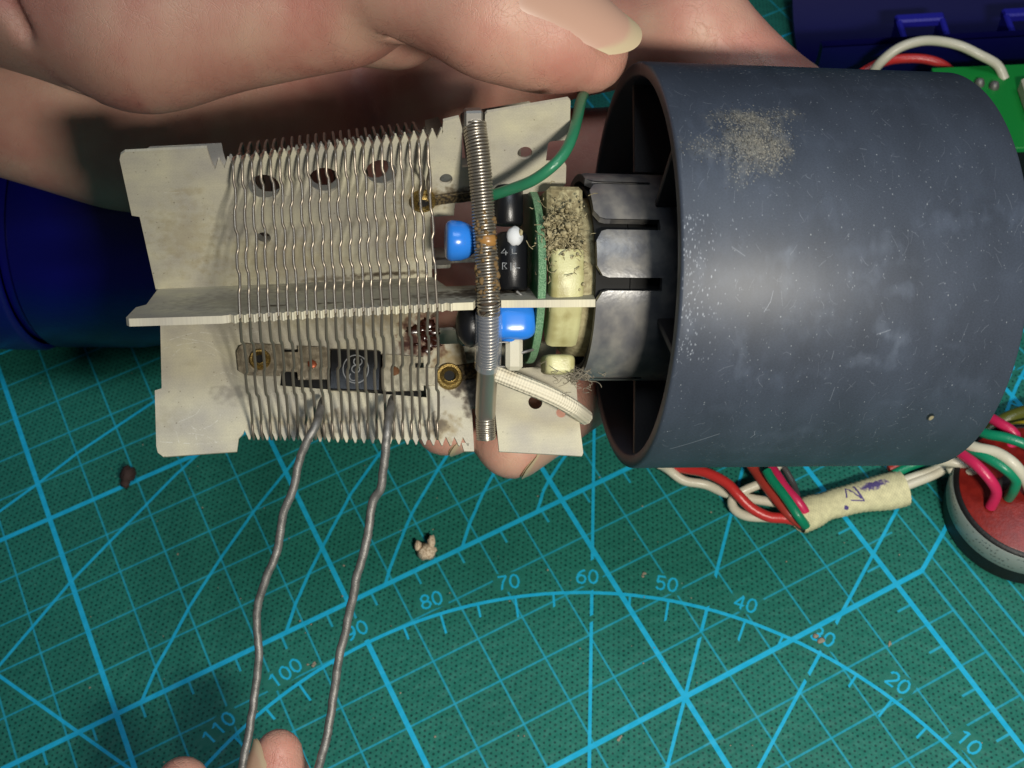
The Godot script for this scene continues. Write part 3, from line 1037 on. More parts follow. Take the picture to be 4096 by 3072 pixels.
	# rivets
	for q in [[1, 2.03, 1.66, 0.07, 0.205], [5, 2.356, 1.67, -0.07, 0.215], [5, -0.62, 1.24, -0.12, 0.17]]:
		var mb := MB.new()
		var s := signf(q[3])
		mb.lathe([Vector2(-0.06, q[4]), Vector2(0.01, q[4]), Vector2(0.035, q[4] - 0.02), Vector2(0.03, q[4] * 0.72), Vector2(0.075, q[4] * 0.6), Vector2(0.085, q[4] * 0.5), Vector2(0.05, q[4] * 0.4), Vector2(-0.06, q[4] * 0.38)], 32, 0, TAU, Vector3.ZERO, Basis(V(0, 0, s), V(0, 1, 0), V(-s, 0, 0)))
		var fr := arm_frame(q[0])
		var r := part("rivet", mb, M.brass, t, Transform3D(fr.basis, fr * Vector3(q[1], q[2], q[3])))
		var bore := MB.new()
		bore.lathe([Vector2(0.03, q[4] * 0.42), Vector2(0.03, 0.001)], 24, 0, TAU, Vector3.ZERO, Basis(V(0, 0, s), V(0, 1, 0), V(-s, 0, 0)))
		part("bore", bore, M.black, r)
	var lug := MB.new()
	lug.box(V(-0.05, -0.09, -0.02), V(0.75, 0.09, 0.03), 0.015)
	part("terminal_lug", lug, M.dirty_brass, t, arm_frame(1) * Transform3D(Basis(Vector3.BACK, 0.12), V(2.12, 1.66, 0.06)))
	var lug2 := MB.new()
	lug2.box(V(-0.05, -0.13, -0.03), V(0.62, 0.13, 0.0), 0.012)
	part("terminal_lug", lug2, M.dirty_brass, t, arm_frame(5) * Transform3D(Basis(Vector3.BACK, -0.12), V(2.36, 1.64, -0.045)))
	# the bimetal switch let into the lower sheet
	var sw := MB.new()
	sw.box(V(0.47, 1.16, -0.115), V(1.27, 1.83, 0.2), 0.02, Transform3D(Basis(Vector3.BACK, 0.09), V(0.13, -0.075, 0)))
	var body_ := part("bimetal_switch", sw, M.black_gloss, t, arm_frame(5))
	var tray := MB.new()
	tray.box(V(-0.30, 1.0, 0.05), V(1.95, 2.0, 0.3), 0.03, Transform3D(Basis(Vector3.BACK, 0.09), V(0.12, -0.07, 0)))
	part("switch_case", tray, M.black, body_)
	var plate1 := pts2([[-0.98, 1.10], [-0.93, 1.0], [-0.82, 0.965], [-0.26, 1.015], [-0.26, 1.13], [-0.02, 1.15], [-0.02, 1.05], [0.42, 1.09], [0.485, 1.15], [0.45, 1.62], [-0.04, 1.60], [-0.05, 1.47], [-0.30, 1.45], [-0.32, 1.52], [-0.85, 1.475], [-0.96, 1.40]])
	part("contact_strip", sheet(plate1, [], 0.03, mica_uv), M.strip, body_, Transform3D(Basis.IDENTITY, V(0, 0, -0.09)))
	var plate2 := pts2([[1.31, 1.24], [1.96, 1.33], [1.95, 1.42], [1.82, 1.42], [1.82, 1.5], [2.2, 1.53], [2.2, 1.8], [1.93, 1.80], [1.93, 1.88], [1.28, 1.86]])
	part("contact_strip", sheet(plate2, [], 0.03, mica_uv), M.strip_pale, body_, Transform3D(Basis.IDENTITY, V(0, 0, -0.06)))
	for q in [[0.19, 1.36, -0.115, 0.07, 0], [1.49, 1.535, -0.08, 0.072, 1]]:
		var mb := MB.new()
		mb.blob(Vector3.ZERO, V(q[3], q[3], 0.022), 3, 0.25)
		part("contact_point", mb, M.copper if q[4] == 0 else M.rust, body_, Transform3D(Basis.IDENTITY, V(q[0], q[1], q[2])))
	var mark := MB.new()
	var rp := PackedVector3Array()
	for k in 49:
		rp.append(V(cos(TAU * k / 48) * 0.2, sin(TAU * k / 48) * 0.23, 0))
	mark.tube(rp, 0.011, 5, false)
	var letter := func(cx: float, cy: float, s: float, tail: bool) -> void:
		var q := PackedVector3Array()
		for k in 21:
			var a := deg_to_rad(lerpf(0 if tail else 45, 360 if tail else 315, k / 20.0))
			q.append(V(cx + 0.062 * s * sin(a), cy - 0.062 * s * cos(a), 0))
		mark.tube(q, 0.011, 5)
		if tail:
			mark.tube(PackedVector3Array([V(cx + 0.02, cy - 0.02, 0), V(cx + 0.075, cy - 0.085, 0)]), 0.011, 5)
	letter.call(0.03, -0.125, 1.05, false)
	letter.call(0.0, 0.0, 1.0, true)
	letter.call(-0.03, 0.125, 1.05, false)
	part("printed_mark", mark, M.print_grey, body_, Transform3D(Basis(Vector3.BACK, 0.09) * Basis.from_scale(V(1, 1, 0.25)), V(0.87, 1.48, -0.117)))
	# burnt varnish beads at the edge of the lower sheet and dirt round the rivets
	var burn := MB.new()
	for k in 22:
		burn.blob(arm_frame(5) * V(rng.randf_range(1.8, 2.2), rng.randf_range(0.7, 1.22), -0.03), V(rng.randf_range(0.03, 0.13), rng.randf_range(0.02, 0.09), 0.02), k, 0.9, 8, 12)
	var bn := part("burnt_varnish", burn, M.burnt, t)
	bn.set_meta("kind", "stuff")
	var lump := MB.new()
	for k in 260:
		var f := rng.randf()
		var c: Vector3 = spine[int((0.5 + 0.38 * f) * (spine.size() - 1))]
		var d := Vector3(rng.randf_range(-1, 1), rng.randf_range(-1, 1), rng.randf_range(-0.4, 1)).normalized()
		lump.blob(c + d * 0.165, V(1, rng.randf_range(0.5, 1.5), 1) * rng.randf_range(0.01, 0.045), k, 0.7, 5, 7)
	for k in 90:
		var w := arm_frame(0) * V(rng.randf_range(2.2, 3.7), rng.randf_range(0.95, 1.7), 0.06)
		lump.blob(w, V(1, 1, 1) * rng.randf_range(0.008, 0.03), k, 0.6, 5, 7)
	part("dirt", lump, M.dust_brown, t).set_meta("kind", "stuff")
	var amber := MB.new()
	amber.blob(spine[int(0.62 * (spine.size() - 1))] + V(0.02, 0, 0.1), V(0.14, 0.11, 0.1), 5, 0.4)
	part("glue_bead", amber, M.amber, t)


func build_duct() -> void:
	var t := thing("fan_duct", "scratched black plastic fan duct with a beige worn patch, motor hub inside", "fan duct", DUCT)
	var shell := MB.new()
	shell.lathe([Vector2(5.12, 3.02), Vector2(0.03, 3.02), Vector2(0.0, 3.05), Vector2(0.0, 3.2), Vector2(0.012, 3.225), Vector2(0.045, 3.24), Vector2(5.07, 3.24), Vector2(5.12, 3.21), Vector2(5.12, 3.02)], 160)
	for k in shell.t.size():
		shell.t[k] = Vector2(shell.t[k].x / 5.6, shell.t[k].y + 0.5)
	part("shell", shell, M.duct, t)
	var hub := Vector3(0, -0.17, 0)
	for q in [[56.0, 26.4], [21.6, -5.4], [-10.6, -76.0], [-78.0, -150.0], [208.5, 136.0], [134.5, 57.5]]:
		var mb := MB.new()
		var a0 := deg_to_rad(q[1] + 0.8)
		var a1 := deg_to_rad(q[0] - 0.8)
		var na := 20
		var nx := 12
		var rim := []
		var grid := []
		for k in nx + 1:          # the front corners are rounded
			var x := -0.84 + 0.99 * k / nx
			var inset := 0.11 * (1.0 - sqrt(maxf(0.0, 1.0 - pow(maxf(0.0, 1.0 - (x + 0.84) / 0.18), 2.0)))) / 1.66
			inset *= 1.6
			for m in na + 1:
				var w := lerpf(a0 + inset, a1 - inset, float(m) / na)
				grid.append(V(x, 0, 0) + V(0, sin(w), cos(w)))
		for side in 2:
			var first := mb.p.size()
			for e: Vector3 in grid:
				var r: float = 1.66 if side == 0 else 1.53
				var dn := V(0, e.y, e.z)
				var lip := 0.02 * smoothstep(-0.79, -0.84, e.x) if side == 0 else 0.0
				mb.vert(hub + V(e.x, e.y * (r - lip), e.z * (r - lip)), dn if side == 0 else -dn)
			for k in nx:
				for m in na:
					var w := first + k * (na + 1) + m
					mb.tri(w, w + 1, w + na + 1)
					mb.tri(w + 1, w + na + 2, w + na + 1)
		for k in range(nx, 0, -1):
			rim.append(grid[k * (na + 1)])
		for m in na + 1:
			rim.append(grid[m])
		for k in range(1, nx + 1):
			rim.append(grid[k * (na + 1) + na])
		for k in rim.size() - 1:
			var w := []
			for e in [[rim[k], 1.53], [rim[k + 1], 1.53], [rim[k + 1], 1.645], [rim[k], 1.645]]:
				w.append(hub + V(e[0].x, e[0].y * e[1], e[0].z * e[1]))
			mb.flat(w)
			w.reverse()
			mb.flat(w)
		part("hub_segment", mb, M.duct_gloss, t)
	var drum := MB.new()
	drum.lathe([Vector2(0.15, 1.52), Vector2(0.15, 1.66), Vector2(4.6, 1.66), Vector2(4.6, 1.5)], 64, 0, TAU, hub)
	part("hub", drum, M.duct_gloss, t)
	var inner := MB.new()
	inner.lathe([Vector2(-0.3, 1.50), Vector2(-0.3, 0.02)], 48, 0, TAU, hub)
	inner.lathe([Vector2(-0.82, 1.46), Vector2(0.2, 1.46)], 64, 0, TAU, hub)
	inner.lathe([Vector2(-0.2, 1.40), Vector2(-0.82, 1.40), Vector2(-0.82, 1.46)], 64, 0, TAU, hub)
	part("hub_floor", inner, M.black, t)
	for a in [92.0, 34.0, -31.0, -91.0, -148.0, 150.0]:
		var mb := MB.new()
		var e := deg_to_rad(a)
		mb.box(V(0.12, 1.6, -0.05), V(3.4, 3.05, 0.05), 0.015, Transform3D(Basis(V(1, 0, 0), V(0, sin(e), cos(e)), V(0, cos(e), -sin(e))), V(0, -0.06, 0)))
		part("vane", mb, M.duct_inside, t)
	var dust := MB.new()
	var cap := MB.new()
	cap.lathe([Vector2(-0.2, 1.27), Vector2(-0.97, 1.27), Vector2(-1.05, 1.24), Vector2(-1.08, 1.2), Vector2(-1.08, 0.02)], 56, 0, TAU, hub)
	part("motor_cap", cap, M.beige, t)
	for q in [[V(-1.48, -1.74, 0.2), V(-1.0, -1.42, 0.85)]]:
		var mb := MB.new()
		mb.blob((q[0] + q[1]) / 2, (q[1] - q[0]) / 2, 3, 0.02, 22, 30, 5.0)
		part("motor_clip", mb, M.cream, t)
	var arc := MB.new()
	arc.lathe([Vector2(-1.44, 0.95), Vector2(-1.47, 1.0), Vector2(-1.47, 1.27), Vector2(-1.44, 1.34), Vector2(-1.37, 1.37), Vector2(-1.06, 1.37), Vector2(-0.99, 1.34), Vector2(-0.965, 1.27), Vector2(-0.965, 0.95)], 40, deg_to_rad(-56), deg_to_rad(13), hub)
	for e in [[-56.0, 1], [13.0, -1]]:
		var w := deg_to_rad(e[0])
		var dd := V(0, sin(w), cos(w))
		var q := [hub + V(-1.45, 0, 0) + dd * 0.97, hub + V(-0.975, 0, 0) + dd * 0.97, hub + V(-0.975, 0, 0) + dd * 1.27, hub + V(-1.06, 0, 0) + dd * 1.36, hub + V(-1.37, 0, 0) + dd * 1.36, hub + V(-1.46, 0, 0) + dd * 1.27]
		arc.flat(q)
		q.reverse()
		arc.flat(q)
	part("motor_clip", arc, M.cream, t)
	var slab := MB.new()
	slab.box(V(-1.5, 0.25, 0.35), V(-0.95, 1.12, 1.12), 0.06)
	part("motor_clip", slab, M.beige, t)
	var rng := RandomNumberGenerator.new()
	rng.seed = 21
	for k in 520:
		var c := V(rng.randfn(-1.36, 0.12), rng.randfn(0.36, 0.19), rng.randfn(1.2, 0.1))
		var s := rng.randf_range(0.008, 0.034)
		dust.blob(c, V(rng.randf_range(0.5, 2.2), rng.randf_range(0.5, 2.0), rng.randf_range(0.5, 1.6)) * s, k, 0.6, 5, 7)
	for k in 60:
		var c := V(rng.randf_range(-1.2, -0.95), rng.randf_range(-0.5, 1.0), rng.randf_range(1.15, 1.4))
		dust.blob(c, V(1, 1, 1) * rng.randf_range(0.008, 0.03), k, 0.6, 5, 7)
	for k in 420:
		var c := V(rng.randfn(-1.33, 0.16), rng.randfn(0.34, 0.25), rng.randfn(1.26, 0.12))
		var d := Vector3(rng.randf_range(-1, 1), rng.randf_range(-1, 1), rng.randf_range(-1, 1)) * 0.13
		dust.tube(PackedVector3Array([c, c + d * 0.5 + Vector3(rng.randf_range(-1, 1), rng.randf_range(-1, 1), 0) * 0.03, c + d]), 0.006, 4, false)
	part("dust_clump", dust, M.dust, t).set_meta("kind", "stuff")
	var lint := MB.new()
	for k in 70:
		var c := V(rng.randfn(-1.0, 0.14), rng.randfn(-1.76, 0.07), rng.randfn(0.75, 0.12))
		var q := [c]
		for j in 4:
			q.append(q[-1] + Vector3(rng.randf_range(-1, 1), rng.randf_range(-0.7, 0.7), rng.randf_range(-1, 1)) * 0.09)
		lint.tube(smooth_path(q, 0.04), 0.005, 4, false)
	part("lint", lint, M.lint, t).set_meta("kind", "stuff")

	# the round circuit board that stands before the motor, with its parts
	var b := thing("circuit_board", "round green circuit board on edge between blue capacitors and beige motor", "circuit board", DUCT)
	var disc := MB.new()
	disc.lathe([Vector2(-1.55, 0.01), Vector2(-1.55, 1.36), Vector2(-1.56, 1.375), Vector2(-1.68, 1.375), Vector2(-1.69, 1.36), Vector2(-1.69, 0.01)], 96, 0, TAU, V(0, -0.17, 0))
	part("board", disc, M.board, b)
	var rim := MB.new()
	rim.lathe([Vector2(-1.563, 1.372), Vector2(-1.565, 1.385), Vector2(-1.675, 1.385), Vector2(-1.677, 1.372)], 96, 0, TAU, V(0, -0.17, 0))
	part("board_edge", rim, M.board_edge, b)
	var c1 := MB.new()
	c1.lathe([Vector2(-0.2, 0.01), Vector2(-0.2, 0.25), Vector2(-0.17, 0.29), Vector2(-0.12, 0.31), Vector2(0.02, 0.30), Vector2(0.14, 0.26), Vector2(0.24, 0.18), Vector2(0.3, 0.09), Vector2(0.31, 0.01)], 32, 0, TAU, V(-2.83, 0.28, 0.98))
	part("capacitor", c1, M.blue_cap, b)
	var c2 := MB.new()
	c2.blob(V(-2.0, -0.92, 0.95), V(0.34, 0.3, 0.26), 4, 0.05, 18, 26, 3.4)
	c2.blob(V(-2.06, -1.16, 0.95), V(0.14, 0.12, 0.14), 4, 0.05)
	part("capacitor", c2, M.blue_cap, b)
	for q in [[V(-2.12, -1.68, 0.85), V(-1.86, -1.15, 1.05)]]:
		var mb := MB.new()
		mb.box(q[0], q[1], 0.06)
		part("capacitor_foot", mb, M.beige_pale, b)
	var di := MB.new()
	var dz := Basis(V(0, 1, 0), V(-1, 0, 0), V(0, 0, 1))
	di.lathe([Vector2(-0.44, 0.01), Vector2(-0.44, 0.2), Vector2(-0.4, 0.24), Vector2(0.4, 0.24), Vector2(0.44, 0.2), Vector2(0.44, 0.01)], 28, 0, TAU, V(-1.99, 0.0, 0.75), dz)
	var dio := part("diode", di, M.black_gloss, b)
	var pr := MB.new()
	var dg := func(q: Array) -> void:
		var w := PackedVector3Array()
		for e in q:
			var x: float = -1.99 + e[0]
			w.append(V(x, e[1], 0.75 + sqrt(maxf(0.001, 0.0595 - e[0] * e[0]))))
		pr.tube(w, 0.0085, 4)
	dg.call([[-0.14, 0.17], [-0.19, 0.11], [-0.10, 0.11]])
	dg.call([[-0.125, 0.14], [-0.125, 0.075]])
	dg.call([[-0.03, 0.17], [-0.03, 0.1], [0.04, 0.1]])
	dg.call([[-0.17, -0.04], [-0.17, -0.14], [-0.11, -0.13], [-0.15, -0.09], [-0.11, -0.05], [-0.17, -0.04]])
	dg.call([[-0.05, -0.04], [-0.05, -0.16]])
	dg.call([[0.02, -0.04], [0.02, -0.12], [0.09, -0.12]])
	part("print", pr, M.print_grey, dio)
	var d2 := MB.new()
	d2.lathe([Vector2(-0.3, 0.01), Vector2(-0.3, 0.2), Vector2(-0.26, 0.23), Vector2(0.26, 0.23), Vector2(0.3, 0.2), Vector2(0.3, 0.01)], 28, 0, TAU, V(-2.02, 0.88, 0.55), dz)
	part("diode", d2, M.black_gloss, b)
	var el := MB.new()
	el.blob(V(-2.62, -0.96, 0.72), V(0.24, 0.36, 0.26), 2, 0.04)
	part("electrolytic", el, M.black_gloss, b)
	var gl := MB.new()
	gl.blob(V(-1.98, 0.36, 0.95), V(0.13, 0.15, 0.12), 8, 0.2)
	part("glue_bead", gl, M.print_white, b)
	var lead := MB.new()
	lead.tube(smooth_path([V(-1.95, -0.48, 0.98), V(-1.85, -0.56, 1.0), V(-1.75, -0.64, 0.9), V(-1.69, -0.66, 0.8)]), 0.025, 8)
	lead.tube(smooth_path([V(-2.0, -1.45, 0.95), V(-1.84, -1.40, 1.0), V(-1.69, -1.36, 0.9)]), 0.022, 8)
	part("lead", lead, M.solder, b)


func make_materials() -> void:
	var pores := noise_map(0.09, 3.0, 3, 4)
	var fine := noise_map(0.2, 4.0, 4, 3)
	M.nichrome = paint(Color(0.60, 0.56, 0.505), 0.36, 0.78)
	M.bright_wire = paint(Color(0.70, 0.67, 0.62), 0.32, 0.85)
	M.dull = paint(Color(0.52, 0.51, 0.49), 0.45, 0.8)
	M.solder = mottle(paint(Color.WHITE, 0.52, 0.6), [[0.3, Color(0.42, 0.415, 0.40)], [0.7, Color(0.54, 0.53, 0.515)]], 0.02, 59)
	grain(M.solder, fine, 0.9, 0.28)
	M.core = paint(Color(0.30, 0.25, 0.20), 0.8)
	M.clear = paint(Color(0.84, 0.89, 0.98, 0.12), 0.05)
	M.clear.transparency = BaseMaterial3D.TRANSPARENCY_ALPHA
	M.brass = grain(mottle(paint(Color.WHITE, 0.42, 0.85), [[0.3, Color(0.36, 0.29, 0.16)], [0.6, Color(0.68, 0.58, 0.34)]], 0.05, 60), fine, 3.0, 0.5)
	M.dirty_brass = grain(mottle(paint(Color.WHITE, 0.6, 0.4), [[0.3, Color(0.17, 0.14, 0.10)], [0.7, Color(0.42, 0.36, 0.24)]], 0.04, 61), fine, 1.5, 0.6)
	M.black = paint(Color(0.02, 0.02, 0.02), 0.8)
	M.black_gloss = grain(paint(Color(0.075, 0.078, 0.09), 0.32), fine, 1.0, 0.12)
	M.strip = grain(mottle(paint(Color.WHITE, 0.45, 0.55), [[0.3, Color(0.50, 0.46, 0.39)], [0.7, Color(0.62, 0.58, 0.50)]], 0.02, 62), fine, 1.0, 0.3)
	M.strip_pale = grain(mottle(paint(Color.WHITE, 0.5, 0.35), [[0.3, Color(0.62, 0.59, 0.51)], [0.7, Color(0.72, 0.69, 0.60)]], 0.02, 63), fine, 1.0, 0.3)
	M.copper = paint(Color(0.62, 0.33, 0.22), 0.45, 0.6)
	M.rust = grain(paint(Color(0.46, 0.30, 0.17), 0.7), fine, 3.0, 0.8)
	M.print_white = paint(Color(0.80, 0.81, 0.82), 0.7)
	M.print_grey = paint(Color(0.56, 0.57, 0.58), 0.8)
	M.burnt = paint(Color(0.17, 0.07, 0.045), 0.2)
	M.dust_brown = paint(Color(0.44, 0.36, 0.25), 0.95, 0.0, 0.1)
	M.amber = paint(Color(0.60, 0.44, 0.24), 0.3)
	M.dust = mottle(paint(Color.WHITE, 1.0, 0.0, 0.1), [[0.3, Color(0.50, 0.46, 0.35)], [0.7, Color(0.70, 0.66, 0.53)]], 0.05, 64)
	M.dust.uv1_triplanar = true
	M.dust.uv1_scale = Vector3.ONE * 100
	M.lint = paint(Color(0.55, 0.52, 0.46), 1.0, 0.0, 0.1)
	M.duct = paint(Color.WHITE, 0.50, 0.0, 0.5)
	M.duct.albedo_texture = duct_picture()
	M.duct.normal_enabled = true
	M.duct.normal_texture = noise_map(0.02, 2.0, 71, 5, 512)
	M.duct.normal_scale = 0.07
	M.duct.uv1_scale = Vector3(1, 1, 1)
	M.duct_gloss = grain(mottle(paint(Color.WHITE, 0.3, 0.0, 0.6), [[0.3, Color(0.36, 0.36, 0.37)], [0.75, Color(0.50, 0.49, 0.47)]], 0.02, 65), pores, 0.5, 0.07)
	M.duct_inside = grain(paint(Color(0.2, 0.19, 0.19), 0.5), pores, 0.7, 0.2)
	M.beige = grain(mottle(paint(Color.WHITE, 0.8), [[0.3, Color(0.50, 0.46, 0.34)], [0.7, Color(0.66, 0.63, 0.49)]], 0.02, 66), fine, 1.2, 0.8)
	M.beige_pale = grain(paint(Color(0.76, 0.74, 0.66), 0.7), fine, 1.0, 0.3)
	M.cream = grain(mottle(paint(Color.WHITE, 0.42), [[0.25, Color(0.60, 0.57, 0.38)], [0.6, Color(0.76, 0.75, 0.56)]], 0.012, 67), fine, 0.6, 0.15)
	M.board = grain(paint(Color(0.06, 0.27, 0.14), 0.4), fine, 1.0, 0.2)
	M.board_edge = grain(mottle(paint(Color.WHITE, 0.85), [[0.35, Color(0.28, 0.45, 0.32)], [0.65, Color(0.50, 0.64, 0.50)]], 0.06, 68), fine, 2.5, 1.0)
	M.blue_cap = paint(Color(0.17, 0.48, 0.85), 0.22)
	M.skin = paint(Color.WHITE, 0.48, 0.0, 0.45)
	mottle(M.skin, [[0.15, Color(0.725, 0.48, 0.425)], [0.45, Color(0.775, 0.575, 0.505)], [0.8, Color(0.80, 0.64, 0.555)]], 0.008, 69, 5)
	grain(M.skin, skin_lines(), 0.24, 0.48)
	M.skin.subsurf_scatter_enabled = true
	M.skin.subsurf_scatter_strength = 0.10
	M.nail = paint(Color.WHITE, 0.3)
	M.nail.vertex_color_use_as_albedo = true
	M.blue_shell = grain(paint(Color(0.018, 0.018, 0.27), 0.6, 0.0, 0.3), pores, 0.3, 0.04)
	M.blue_body = grain(paint(Color(0.03, 0.033, 0.36), 0.3), pores, 0.3, 0.1)
	M.blue_clip = grain(paint(Color(0.12, 0.12, 0.58), 0.45), pores, 0.4, 0.12)
	M.pcb = grain(paint(Color(0.07, 0.50, 0.20), 0.38), fine, 0.8, 0.15)
	for q in [["wire_white", Color(0.80, 0.78, 0.70)], ["wire_red", Color(0.74, 0.19, 0.18)], ["wire_dull_red", Color(0.62, 0.22, 0.18)], ["wire_pink", Color(0.76, 0.15, 0.33)], ["wire_green", Color(0.06, 0.50, 0.36)], ["wire_grey", Color(0.27, 0.26, 0.26)], ["wire_yellow", Color(0.62, 0.54, 0.12)], ["wire_olive", Color(0.33, 0.34, 0.12)], ["wire_old_green", Color(0.17, 0.46, 0.33)]]:
		M[q[0]] = grain(paint(q[1], 0.36), pores, 0.6, 0.2)
	M.fabric = paint(Color(0.84, 0.81, 0.72), 0.85)
	M.fabric.normal_enabled = true
	M.fabric.normal_texture = braid()
	M.fabric.normal_scale = 1.0
	M.fabric.uv1_scale = Vector3(5.5, 3.0, 1)
	M.rubber = grain(paint(Color(0.045, 0.045, 0.05), 0.55), pores, 0.6, 0.3)
	M.red_face = grain(mottle(paint(Color.WHITE, 0.42), [[0.3, Color(0.45, 0.09, 0.065)], [0.7, Color(0.52, 0.12, 0.085)]], 0.03, 81), pores, 0.6, 0.2)


func skin_lines() -> ImageTexture:      # the fine crossing lines and pores of skin, as a normal map that tiles
	var w := 768
	var h := PackedFloat32Array()
	h.resize(w * w)
	h.fill(0.62)
	var rng := RandomNumberGenerator.new()
	rng.seed = 404
	var bend := fnoise(0.01, 405, 2)
	for k in 2600:
		var at := Vector2(rng.randf() * w, rng.randf() * w)
		var a: float = [0.5, 2.2, 1.3][k % 3] + rng.randfn(0, 0.22)
		var deep := rng.randf_range(0.04, 0.16)
		for s in rng.randi_range(14, 70):
			a += bend.get_noise_2d(at.x, at.y) * 0.06
			at += Vector2.from_angle(a)
			var x := posmod(int(at.x), w)
			var y := posmod(int(at.y), w)
			h[y * w + x] -= deep
			h[y * w + posmod(x + 1, w)] -= deep
			h[posmod(y + 1, w) * w + x] -= deep
			h[posmod(y + 1, w) * w + posmod(x + 1, w)] -= deep
	var im := Image.create(w, w, false, Image.FORMAT_RGB8)
	for y in w:
		for x in w:
			var v := clampf(h[y * w + x] + rng.randf_range(-0.04, 0.04), 0.0, 1.0)
			im.set_pixel(x, y, Color(v, v, v))
	im.bump_map_to_normal_map(7.0)
	return ImageTexture.create_from_image(im)


func braid() -> ImageTexture:          # woven ribs, as a normal map
	var w := 128
	var im := Image.create(w, w, false, Image.FORMAT_RGB8)
	for y in w:
		for x in w:
			var a := (x + y) % 64
			var b := (x - y + 128) % 64
			var h := 0.5 + 0.5 * sin(TAU * a / 64.0) * sin(TAU * b / 64.0)
			h = pow(h, 0.7)
			im.set_pixel(x, y, Color(h, h, h))
	im.bump_map_to_normal_map(9.0)
	return ImageTexture.create_from_image(im)


func sleeve_picture() -> ImageTexture:      # cream braid with pen marks; x along the sleeve, y round it
	var g := Pic.new(640, 512, Color(0.80, 0.78, 0.62))
	var f := fnoise(0.02, 91, 3)
	for y in 512:
		for x in 640:
			var k := (y * 640 + x) * 3
			var q := 1.0 + 0.09 * f.get_noise_2d(x, y) + 0.05 * sin(x * 0.42) * sin(y * 0.32)
			for j in 3:
				g.d[k + j] = int(minf(255, g.d[k + j] * q))
	var pen := Color(0.24, 0.19, 0.46)
	var rag := fnoise(0.04, 92, 3)
	g.spot(Vector2(430, 118), Vector2(85, 26), pen, 0.85, rag, 0.5, 0.5)
	for q in [[[300, 90], [285, 150], [300, 90], [355, 175], [340, 90], [365, 190], [300, 170]], [[262, 190], [275, 205]]]:
		var p := []
		for e in q:
			p.append(Vector2(e[0], e[1]))
		g.poly(p, 7, pen, 0.8)
	g.spot(Vector2(265, 205), Vector2(16, 15), pen, 0.9, rag, 0.4, 0.4)
	return g.texture()


func wire(called: String, pts: Array, r, m: Material, label: String, group := "", sides := 14) -> MeshInstance3D:
	var mb := MB.new()
	mb.tube(smooth_path(pts, 0.07), r, sides)
	return solo(called, mb, m, label, "wire", Transform3D.IDENTITY, group)


